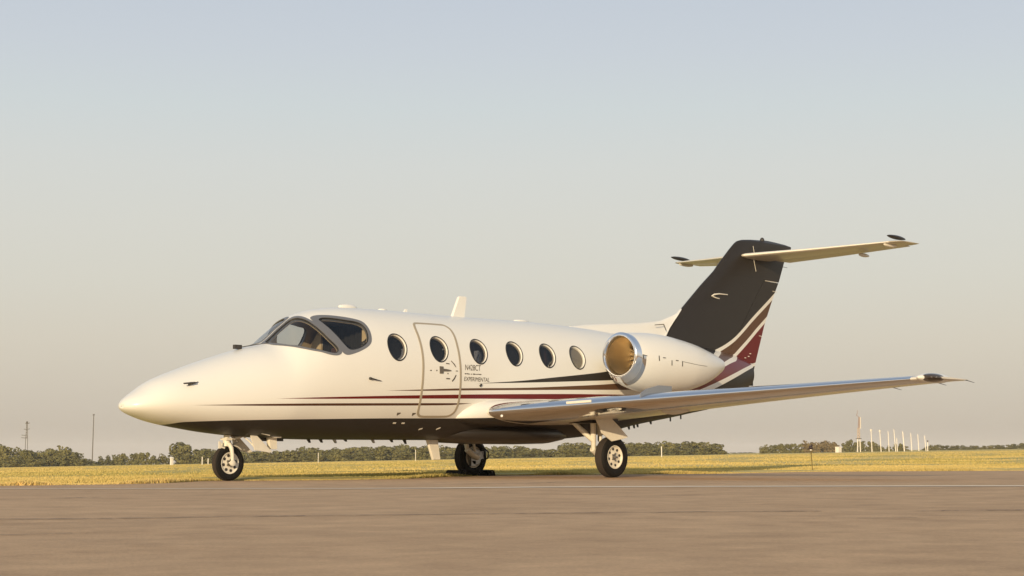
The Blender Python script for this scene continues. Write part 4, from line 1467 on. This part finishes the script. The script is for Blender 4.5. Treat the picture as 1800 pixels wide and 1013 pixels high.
obj('cockpit_bulkhead', MB().plate([(1.90, -.66, 1.0), (1.90, -.68, 1.6), (1.90, -.64, 1.88), (1.90, -.50, 2.04), (1.90, -.43, 2.09), (1.90, -.43, 1.0)], .03, (1, 0, 0)).plate([(1.90, .66, 1.0), (1.90, .43, 1.0), (1.90, .43, 2.09), (1.90, .50, 2.04), (1.90, .64, 1.88), (1.90, .68, 1.6)], .03, (1, 0, 0)), M['lining'], JET)
ct = MB()
cp = [(1.95 + .025 * math.sin(y * 55), y) for y in np.linspace(-.44, .44, 60)]
ct.rings([[(x, y, 1.0) for x, y in cp], [(x, y, 2.12) for x, y in cp]], False, False)
obj('curtain', ct, M['curtain'], JET)
obj('headset', MB().ellipsoid((1.85, -.58, 1.80), (.03, .05, .05), 12, 8).tube([(1.85, -.58, 1.85), (1.86, -.55, 1.89), (1.87, -.50, 1.86)], .010, 6).ellipsoid((1.86, -.50, 1.83), (.03, .035, .04), 10, 6), M['dark_hw'], JET)
for x in (2.75, 3.55, 4.35, 5.1):
    for s in (-1, 1):
        rr = []
        for z, xx_, hw, dp in ((1.02, x, .24, .22), (1.30, x + .02, .25, .23), (1.32, x + .20, .24, .08), (1.75, x + .26, .22, .08), (1.95, x + .29, .16, .06)):
            rr.append([(xx_ + dp * math.cos(a), s * .42 + hw * math.copysign(abs(math.sin(a)) ** .6, math.sin(a)), z) for a in [2 * math.pi * k / 16 for k in range(16)]])
        obj('cabin_seat', MB().rings(rr), M['leather'], JET)

# ------------------------------------------------------------------ wheel chocks
def chock(name, x, label):
    t_ = thing(name, label, 'wheel chock', (x, 1.47, 0.0), 'rubber chocks at the starboard main wheel')
    prof = [(-.085, .0), (-.082, .045), (-.06, .082), (-.03, .095), (.03, .095), (.06, .082), (.082, .045), (.085, .0)]
    b = MB().rings([[(px, y, z) for px, z in prof] for y in (-.16, .16)], True, True, False)
    o = obj('chock_body', b, M['rubber'], t_)
    obj('rope_eye', MB().tube([(0, -.165, .04), (0, -.185, .055), (0, -.165, .07)], .008, 6), M['steel'], t_)
    return t_


chock('wheel_chock', 5.545, 'black rubber chock against the front of the starboard main wheel')
chock('wheel_chock.001', 6.175, 'black rubber chock against the rear of the starboard main wheel')

# ------------------------------------------------------------------ trees
def leaf_mat(name, a, b):
    m = bpy.data.materials.new(name)
    m.use_nodes = True
    nt = m.node_tree
    L = nt.links
    p = nt.nodes['Principled BSDF']
    oi = nt.nodes.new('ShaderNodeObjectInfo')
    tc = nt.nodes.new('ShaderNodeTexCoord')
    nz = nt.nodes.new('ShaderNodeTexNoise')
    nz.inputs['Scale'].default_value = 0.9
    nz.inputs['Detail'].default_value = 4
    L.new(tc.outputs['Object'], nz.inputs['Vector'])
    ad = nt.nodes.new('ShaderNodeMath')
    ad.operation = 'MULTIPLY_ADD'
    ad.inputs[1].default_value = 0.55
    L.new(oi.outputs['Random'], ad.inputs[0])
    mu = nt.nodes.new('ShaderNodeMath')
    mu.operation = 'MULTIPLY'
    mu.inputs[1].default_value = 0.6
    L.new(nz.outputs['Fac'], mu.inputs[0])
    L.new(mu.outputs[0], ad.inputs[2])
    mx = nt.nodes.new('ShaderNodeMix')
    mx.data_type = 'RGBA'
    mx.inputs[6].default_value = (*a, 1)
    mx.inputs[7].default_value = (*b, 1)
    L.new(ad.outputs[0], mx.inputs[0])
    L.new(mx.outputs[2], p.inputs['Base Color'])
    p.inputs['Roughness'].default_value = 0.8
    p.inputs['Specular IOR Level'].default_value = 0.15
    return m


M['leaf'] = leaf_mat('olive_foliage', (0.098, 0.098, 0.036), (0.205, 0.185, 0.068))
M['leaf_brown'] = leaf_mat('brownish_foliage', (0.16, 0.12, 0.06), (0.23, 0.175, 0.085))
M['bark'] = mat('bark', (0.07, 0.05, 0.035), 0.9)


def crown_mesh(k, nl=760):
    """unit crown: width about 1 each way, height 1, made of leaf clumps"""
    g = np.random.default_rng(100 + k)
    nb = int(g.integers(8, 12))
    bc = np.stack([g.uniform(-.30, .30, nb), g.uniform(-.30, .30, nb), g.uniform(.18, .80, nb)], 1)
    bc[:4] = ((g.uniform(-.12, .12), 0, .78), (g.uniform(-.2, .2), 0, .30), (-.3, .1, .16), (.28, -.1, .17))
    br = g.uniform(.15, .26, nb)
    br[0] = .20
    wsum = br ** 2 / (br ** 2).sum()
    idx = g.choice(nb, nl, p=wsum)
    d = g.normal(size=(nl, 3))
    d /= np.linalg.norm(d, axis=1, keepdims=True)
    rad = br[idx] * (0.55 + 0.5 * g.random(nl) ** .5)
    c = bc[idx] + d * rad[:, None]
    c[:, 2] = np.clip(c[:, 2], .02, 1.02)
    s = g.uniform(.035, .085, nl)
    # leaf plates face roughly outwards
    n = d + g.normal(0, .45, (nl, 3))
    n /= np.linalg.norm(n, axis=1, keepdims=True)
    a = np.cross(n, g.normal(size=(nl, 3)))
    a /= np.linalg.norm(a, axis=1, keepdims=True)
    b = np.cross(n, a)
    V = np.empty((nl, 4, 3))
    V[:, 0] = c + a * s[:, None]
    V[:, 1] = c + b * s[:, None] * .8
    V[:, 2] = c - a * s[:, None] * g.uniform(.7, 1.1, nl)[:, None]
    V[:, 3] = c - b * s[:, None] * .8
    me = bpy.data.meshes.new('crown')
    me.from_pydata(V.reshape(-1, 3).tolist(), [], np.arange(nl * 4).reshape(-1, 4).tolist())
    return me


crowns = [crown_mesh(k) for k in range(9)]
crowns_b = []
for k in range(3):
    c_ = crowns[k].copy()
    crowns_b.append(c_)
for c_ in crowns:
    c_.materials.append(M['leaf'])
for c_ in crowns_b:
    c_.materials.append(M['leaf_brown'])
tb = MB().tube([(0, 0, -.05), (.01, 0, .2), (-.01, .01, .45), (.02, 0, .7)], [.035, .028, .02, .008], 7).tube([(0, 0, .3), (.12, .04, .55)], [.014, .006], 5).tube([(0, 0, .35), (-.13, -.03, .58)], [.014, .006], 5)
t0 = obj('trunk', tb, M['bark'])
trunk_me = t0.data
bpy.data.objects.remove(t0)


def tree(u, top, wpx, d, label, group, brown=False, name='tree'):
    x, y = place(u, d)
    gzz = ground(u, d)
    ztop = CAM[2] + (HZ - top) / FOC * d
    hh = max(0.6, ztop - gzz)
    ww = wpx / FOC * d
    e = thing(name, label, 'tree', (x, y, gzz - .05), group)
    cm = random.choice(crowns_b if brown else crowns)
    c = bpy.data.objects.new('crown', cm)
    COL.objects.link(c)
    c.parent = e
    c.scale = (ww, ww, hh)
    c.rotation_euler = (0, 0, random.uniform(0, 6.28))
    k = bpy.data.objects.new('trunk', trunk_me)
    COL.objects.link(k)
    k.parent = e
    k.scale = (hh * .9, hh * .9, hh)
    return e


def row(prof, step, d0, label, group, brown=lambda u: False, wp=(30, 44), jit=2.0, drop=0.0):
    us_ = np.arange(prof[0][0], prof[-1][0] + .1, step)
    for u in us_:
        uu_ = u + random.uniform(-step * .3, step * .3)
        tp_ = float(np.interp(uu_, [p[0] for p in prof], [p[1] for p in prof]))
        base = HZ - (far_slope(uu_) * FOC) + 2
        tp_ = tp_ + abs(random.gauss(0, jit)) + drop * (base - tp_)
        tree(uu_, tp_, random.uniform(*wp), d0 * random.uniform(.93, 1.07), label, group, brown(uu_))


L1 = [(-60, 776), (10, 779), (25, 783), (40, 786), (55, 791), (70, 792), (85, 787), (100, 784), (110, 781), (118, 784), (130, 791), (140, 798), (150, 804), (160, 809)]
row(L1, 11, 470, 'leafy olive tree in the dense clump at the far left beneath the lattice mast', 'trees in the far left clump')
row(L1, 13, 440, 'lower leafy tree along the front of the far left clump', 'lower trees of the far left clump', drop=.42)
L2 = [(178, 801), (188, 800), (200, 797), (215, 796), (235, 796), (258, 793), (266, 797), (274, 803)]
row(L2, 10, 460, 'short leafy tree in the low clump right of the thin bare pole', 'trees in the low clump right of the bare pole', wp=(18, 24), jit=1.2)
tree(311, 776, 46, 455, 'tallest round topped tree just left of the nose wheel', None, False)
tree(331, 781, 34, 452, 'broad tree leaning against the right of the tallest round topped tree', None)
tree(286, 797, 24, 450, 'small bushy tree at the left foot of the tallest round topped tree', None)
L3 = [(345, 788), (356, 787), (372, 789), (388, 790), (420, 792), (450, 792), (500, 791), (520, 788), (530, 783), (545, 783), (560, 786), (600, 786), (640, 783), (680, 783), (698, 778), (712, 781), (740, 783), (780, 782), (820, 783), (870, 783), (905, 782), (940, 785), (958, 789), (976, 789), (986, 783), (998, 775), (1018, 775), (1033, 780), (1060, 782), (1090, 776), (1110, 776), (1145, 775), (1165, 774), (1185, 777), (1205, 775), (1225, 776), (1245, 776), (1258, 780), (1268, 787)]
row(L3, 10, 480, 'leafy olive tree in the long wood seen under the jet belly', 'trees of the long wood behind the jet', wp=(28, 42))
row([(q[0], q[1]) for q in L3], 12, 455, 'lower leafy tree along the front of the long wood under the jet', 'lower trees fronting the long wood', wp=(26, 38), drop=.38)
L4 = [(1338, 784), (1347, 780), (1358, 783), (1370, 779), (1385, 780), (1403, 778), (1412, 779)]
row(L4, 9, 520, 'small leafy tree left of the dark headed stake on the horizon', 'small trees left of the stake', wp=(15, 21), jit=1)
row([(1418, 774), (1428, 775), (1437, 777), (1453, 773), (1463, 775), (1472, 781)], 9, 520, 'brownish tree above the white hut on the horizon', 'brownish trees by the white hut', lambda u: True, (17, 23), 1)
row([(1482, 780), (1490, 773), (1500, 772), (1512, 773), (1524, 774), (1538, 777), (1552, 784)], 9, 540, 'dark leafy tree behind the banded mast and the white poles', 'trees behind the banded mast', wp=(15, 22), jit=1)
row([(1562, 783), (1570, 781), (1581, 777), (1590, 784), (1600, 786)], 10, 560, 'low dark tree between the white poles on the horizon', 'low trees among the white poles', wp=(12, 17), jit=.6)
row([(1630, 784), (1640, 781), (1653, 780), (1664, 783), (1685, 781.5), (1700, 782), (1722, 784), (1744, 781.5), (1768, 782), (1784, 780), (1800, 778), (1830, 778)], 11, 600, 'low distant tree on the horizon at the far right of the white poles', 'low trees at the far right', wp=(16, 24), jit=.7)
row([(1275, 797), (1300, 796), (1330, 795)], 12, 900, 'tiny distant bush on the horizon below the wing', 'tiny bushes on the horizon', wp=(12, 18), jit=.5)
row([(166, 811), (176, 808)], 8, 700, 'faint low bush in the gap beside the thin bare pole', 'low bushes beside the bare pole', wp=(12, 16), jit=.6)

# ------------------------------------------------------------------ masts, poles, posts and boxes on the field
M['mast_grey'] = mat('weathered_steel', (0.13, 0.115, 0.09), 0.7)
M['pole_white'] = mat('white_pole_paint', (0.80, 0.75, 0.66), 0.6)
M['mast_red'] = mat('faded_red_paint', (0.30, 0.17, 0.10), 0.7)
M['mast_pink'] = mat('faded_pink_paint', (0.52, 0.40, 0.29), 0.7)


def base(u, d):
    x, y = place(u, d)
    return Vector((x, y, ground(u, d)))


rgt = Vector((RH[0], RH[1], 0))
fwd = Vector((FH[0], FH[1], 0))


def px(d):
    return d / FOC


def topz(v, d):
    return CAM[2] + (HZ - v) / FOC * d


# left lattice mast
d = 620
b0 = base(46, d)
mz = lambda v: topz(v, d) - b0.z
mt = thing('lattice_mast', 'grey lattice mast with cross arms rising behind the far left trees', 'mast', b0)
for s in (-1, 1):
    obj('leg', MB().tube([rgt * s * px(d) * 2.3 + Vector((0, 0, 0)), rgt * s * px(d) * 1.6 + Vector((0, 0, mz(768)))], .11, 6), M['mast_grey'], mt)
sh = MB()
for s in (-1, 1):
    sh.tube([rgt * s * px(d) * 1.3 + Vector((0, 0, mz(771))), rgt * s * px(d) * .6 + Vector((0, 0, mz(742)))], .10, 6)
for k in range(7):
    z0, z1 = mz(771) + (mz(743) - mz(771)) * k / 7, mz(771) + (mz(743) - mz(771)) * (k + 1) / 7
    s = 1 if k % 2 else -1
    sh.tube([rgt * s * px(d) * 1.1 + Vector((0, 0, z0)), rgt * -s * px(d) * 1.0 + Vector((0, 0, z1))], .08, 5)
obj('lattice_shaft', sh, M['mast_grey'], mt)
for v, a, b_ in ((744.8, -3, 5), (755, -5.5, 5), (765.5, -9, 1.5), (770, -9.5, 2)):
    obj('cross_arm', MB().tube([rgt * a * px(d) + Vector((0, 0, mz(v))), Vector((0, 0, mz(v + .8))), rgt * b_ * px(d) + Vector((0, 0, mz(v - .5 if v < 760 else v)))], .11, 5), M['mast_grey'], mt)
obj('mast_top', MB().box((0, 0, mz(743.5)), (.5, .5, .8)), M['mast_grey'], mt)

# thin bare pole
d = 500
b0 = base(162.3, d)
pt_ = thing('thin_pole', 'tall thin bare pole standing alone left of the jet nose', 'pole', b0)
hz_ = topz(730, d) - b0.z
obj('shaft', MB().tube([(0, 0, 0), rgt * px(d) * .9 + Vector((0, 0, hz_))], [.16, .11], 8), M['mast_grey'], pt_)
obj('lamp_head', MB().box(rgt * px(d) * .9 + Vector((0, 0, hz_)), (.42, .42, .3)), M['mast_grey'], pt_)

# banded mast on the right
d = 430
b0 = base(1510, d)
mz = lambda v: topz(v, d) - b0.z
bm_ = thing('banded_mast', 'slender red and white banded mast left of the row of white poles', 'mast', b0)
for s in (-2.2, 2.6):
    obj('leg', MB().tube([rgt * s * px(d) * 1.05 + Vector((0, 0, 0)), rgt * s * .8 * px(d) + Vector((0, 0, mz(772)))], .13, 8), M['pole_white'], bm_)
obj('platform', MB().box((0, 0, mz(771.5)), (1.1, 1.1, .16)), M['mast_grey'], bm_)
lw = MB()
for s in (-1, 1):
    for f_ in (-1, 1):
        lw.tube([rgt * s * .26 + fwd * f_ * .26 + Vector((0, 0, mz(771))), rgt * s * .2 + fwd * f_ * .2 + Vector((0, 0, mz(753)))], .05, 5)
for k in range(6):
    z0, z1 = mz(771) + (mz(753) - mz(771)) * k / 6, mz(771) + (mz(753) - mz(771)) * (k + 1) / 6
    s = 1 if k % 2 else -1
    lw.tube([rgt * s * .24 - fwd * .24 + Vector((0, 0, z0)), rgt * -s * .22 - fwd * .22 + Vector((0, 0, z1))], .05, 5)
    lw.tube([rgt * s * .24 + fwd * .24 + Vector((0, 0, z0)), rgt * -s * .22 + fwd * .22 + Vector((0, 0, z1))], .05, 5)
obj('lower_lattice', lw, M['mast_pink'], bm_)
ul = MB()
for s in (-1, 1):
    for f_ in (-1, 1):
        ul.tube([rgt * (.12 + s * .17) + fwd * f_ * .17 + Vector((0, 0, mz(753))), rgt * (.22 + s * .12) + fwd * f_ * .12 + Vector((0, 0, mz(734)))], .045, 5)
for k in range(7):
    z0, z1 = mz(753) + (mz(734) - mz(753)) * k / 7, mz(753) + (mz(734) - mz(753)) * (k + 1) / 7
    s = 1 if k % 2 else -1
    ul.tube([rgt * (.15 + s * .15) - fwd * .15 + Vector((0, 0, z0)), rgt * (.18 - s * .14) - fwd * .14 + Vector((0, 0, z1))], .04, 5)
obj('upper_lattice', ul, M['mast_red'], bm_)
obj('white_panel', MB().box(rgt * .48 + Vector((0, 0, mz(744))), (.2, .2, mz(734) - mz(754))), M['pole_white'], bm_)
obj('antenna_bracket', MB().tube([rgt * .1 + Vector((0, 0, mz(733.5))), rgt * -.45 + Vector((0, 0, mz(731))), rgt * -.32 + Vector((0, 0, mz(728)))], .06, 6).tube([rgt * -.25 + Vector((0, 0, mz(729))), rgt * -.2 + Vector((0, 0, mz(722)))], .045, 6), M['mast_red'], bm_)

# row of white approach-light poles
d = 420
poles = [(1533, 790.3, 1532, 757, 1), (1549, 790, 1547.3, 758.3, 1), (1563, 789.5, 1562, 760, 0), (1574.6, 789.5, 1572.2, 756.5, 0), (1577.4, 789.3, 1577, 772, 0), (1590, 788.5, 1587.6, 760, 0), (1603, 788.5, 1601.7, 763, 0), (1615.5, 788.8, 1614, 765.2, 0), (1628, 788.5, 1626, 767.5, 0)]
pl = ['tallest capped white pole nearest the banded mast', 'second capped white pole right of the banded mast', 'white pole third from the banded mast, without a cap', 'leaning white pole with the short stub at its right foot', 'short white stub beside the leaning white pole', 'thickest white pole in the middle of the row leaning left', 'white pole just right of the thickest leaning one', 'white pole second from the right end of the row', 'last white pole at the right end of the row']
for (u0, v0_, u1, v1_, cap), lb in zip(poles, pl):
    b0 = base(u0, d)
    t_ = thing('light_pole', lb, 'pole', b0, 'row of white poles on the horizon')
    hz_ = topz(v1_, d) - b0.z
    tpv = rgt * (u1 - u0) * px(d) + Vector((0, 0, hz_))
    r_ = .115 if u0 != 1590 else .15
    obj('shaft', MB().tube([(0, 0, -.1), tpv], [r_, r_ * .75], 8), M['pole_white'], t_)
    if cap:
        obj('lamp_head', MB().box(tpv, (.34, .34, .45)), M['pole_white'], t_)
    else:
        obj('lamp_head', MB().tube([tpv, tpv + rgt * -.12 + Vector((0, 0, .25))], [.08, .03], 6), M['pole_white'], t_)
b0 = base(1631, 415)
t_ = thing('marker_light', 'short white post with dark round head at the right end of the white poles', 'post', b0)
obj('post', MB().tube([(0, 0, -.1), (0, 0, topz(778, 415) - b0.z)], .12, 8), M['pole_white'], t_)
obj('lamp_head', MB().ellipsoid((0, 0, topz(776, 415) - b0.z), (.22, .22, .2), 10, 6), M['mast_grey'], t_)

# stake with dark head near the apron edge
d = edge_d(1428) + 1.2
b0 = base(1428, d)
M['stake'] = mat('brown_stake', (0.16, 0.115, 0.03), 0.7, noise=0.2, scale=30)
M['head'] = mat('dark_purple_head', (0.025, 0.014, 0.018), 0.5)
st_ = thing('marker_stake', 'thin brown stake with a dark head at the apron edge', 'marker', b0)
hz_ = lambda v: topz(v, d) - b0.z
uo = lambda u: rgt * (u - 1428) * px(d)
obj('stem', MB().tube([(0, 0, -.02), uo(1426.6) + Vector((0, 0, hz_(810))), uo(1425.8) + Vector((0, 0, hz_(798.5)))], [.009, .009, .011], 8), M['stake'], st_)
obj('prong', MB().tube([uo(1425.8) + Vector((0, 0, hz_(799))), uo(1424.2) + Vector((0, 0, hz_(795))), uo(1424) + Vector((0, 0, hz_(790)))], .007, 6), M['stake'], st_)
obj('prong', MB().tube([uo(1425.8) + Vector((0, 0, hz_(799))), uo(1427.2) + Vector((0, 0, hz_(795))), uo(1427.3) + Vector((0, 0, hz_(788)))], .009, 6), M['stake'], st_)
hd = MB()
for du, v, r_ in ((1422.6, 789, .022), (1424, 786.5, .024), (1426, 787.5, .034), (1427, 783.5, .022), (1427.4, 789, .020)):
    c_ = uo(du) + Vector((0, 0, hz_(v)))
    hd.ellipsoid(c_, (r_, r_, r_ * 1.15), 8, 6)
obj('lamp_head', hd, M['head'], st_)
obj('reflector', MB().box(uo(1425.2) + fwd * -.02 + Vector((0, 0, hz_(791.4))), (.03, .03, .022)), M['pole_white'], st_)

# white hut, cabinet and posts
d = 420
b0 = base(1474, d)
hb = thing('utility_hut', 'small white box hut on the horizon below the brownish trees', 'hut', b0)
hh = topz(785.8, d) - b0.z
obj('wall', MB().box((0, 0, hh * .45), (1.25, 1.0, hh * .9)), M['pole_white'], hb)
obj('roof', MB().box((0, 0, hh * .94), (1.35, 1.1, hh * .1)), M['pole_white'], hb)
d = 230
b0 = base(302, d)
cb = thing('field_cabinet', 'small white roofed cabinet in front of the tallest round topped tree', 'cabinet', b0)
hh = topz(803.8, d) - b0.z
obj('body', MB().box((0, 0, hh * .42), (.34, .3, hh * .84)), M['pole_white'], cb)
obj('roof', MB().rings([[(-.26, -.24, hh * .84), (.26, -.24, hh * .84), (.26, .24, hh * .84), (-.26, .24, hh * .84)], [(-.12, -.1, hh), (.12, -.1, hh), (.12, .1, hh), (-.12, .1, hh)]], True, True, False), M['pole_white'], cb)
for u, v, lb in ((355.6, 804, 'white marker post a little left of the nose wheel'), (366, 807, 'short white marker post touching the left of the nose wheel'), (559.5, 797, 'thin white marker post in front of the wood under the middle of the belly'), (730.5, 792, 'tall thin white marker post left of the underside antenna'), (801, 792, 'white marker post just left of the starboard main wheel'), (1163, 786, 'white marker post right of the port main wheel')):
    d = 200
    b0 = base(u, d)
    t_ = thing('marker_post', lb, 'post', b0, 'white marker posts on the far side of the field')
    hh = topz(v, d) - b0.z
    w_ = .055 if u not in (559.5, 730.5) else .036
    obj('post', MB().tube([(0, 0, -.05), (0, 0, hh)], w_, 8), M['pole_white'], t_)
    obj('cap', MB().lathe([(0, w_ * 1.25), (.05, w_ * 1.15), (.08, .01)], (0, 0, hh - .02), (0, 0, 1), 8), M['pole_white'], t_)

# ------------------------------------------------------------------ thin evening haze over the airfield
hm = bpy.data.materials.new('evening_haze')
hm.use_nodes = True
hn = hm.node_tree
hn.nodes.clear()
ho = hn.nodes.new('ShaderNodeOutputMaterial')
hv = hn.nodes.new('ShaderNodeVolumePrincipled')
hv.inputs['Color'].default_value = (0.95, 0.93, 0.90, 1)
hv.inputs['Density'].default_value = 0.00019
hv.inputs['Anisotropy'].default_value = 0.0
hn.links.new(hv.outputs[0], ho.inputs['Volume'])
hb_ = obj('haze', MB().box((500, 500, 3), (6400, 6400, 46)), hm, kind='stuff')
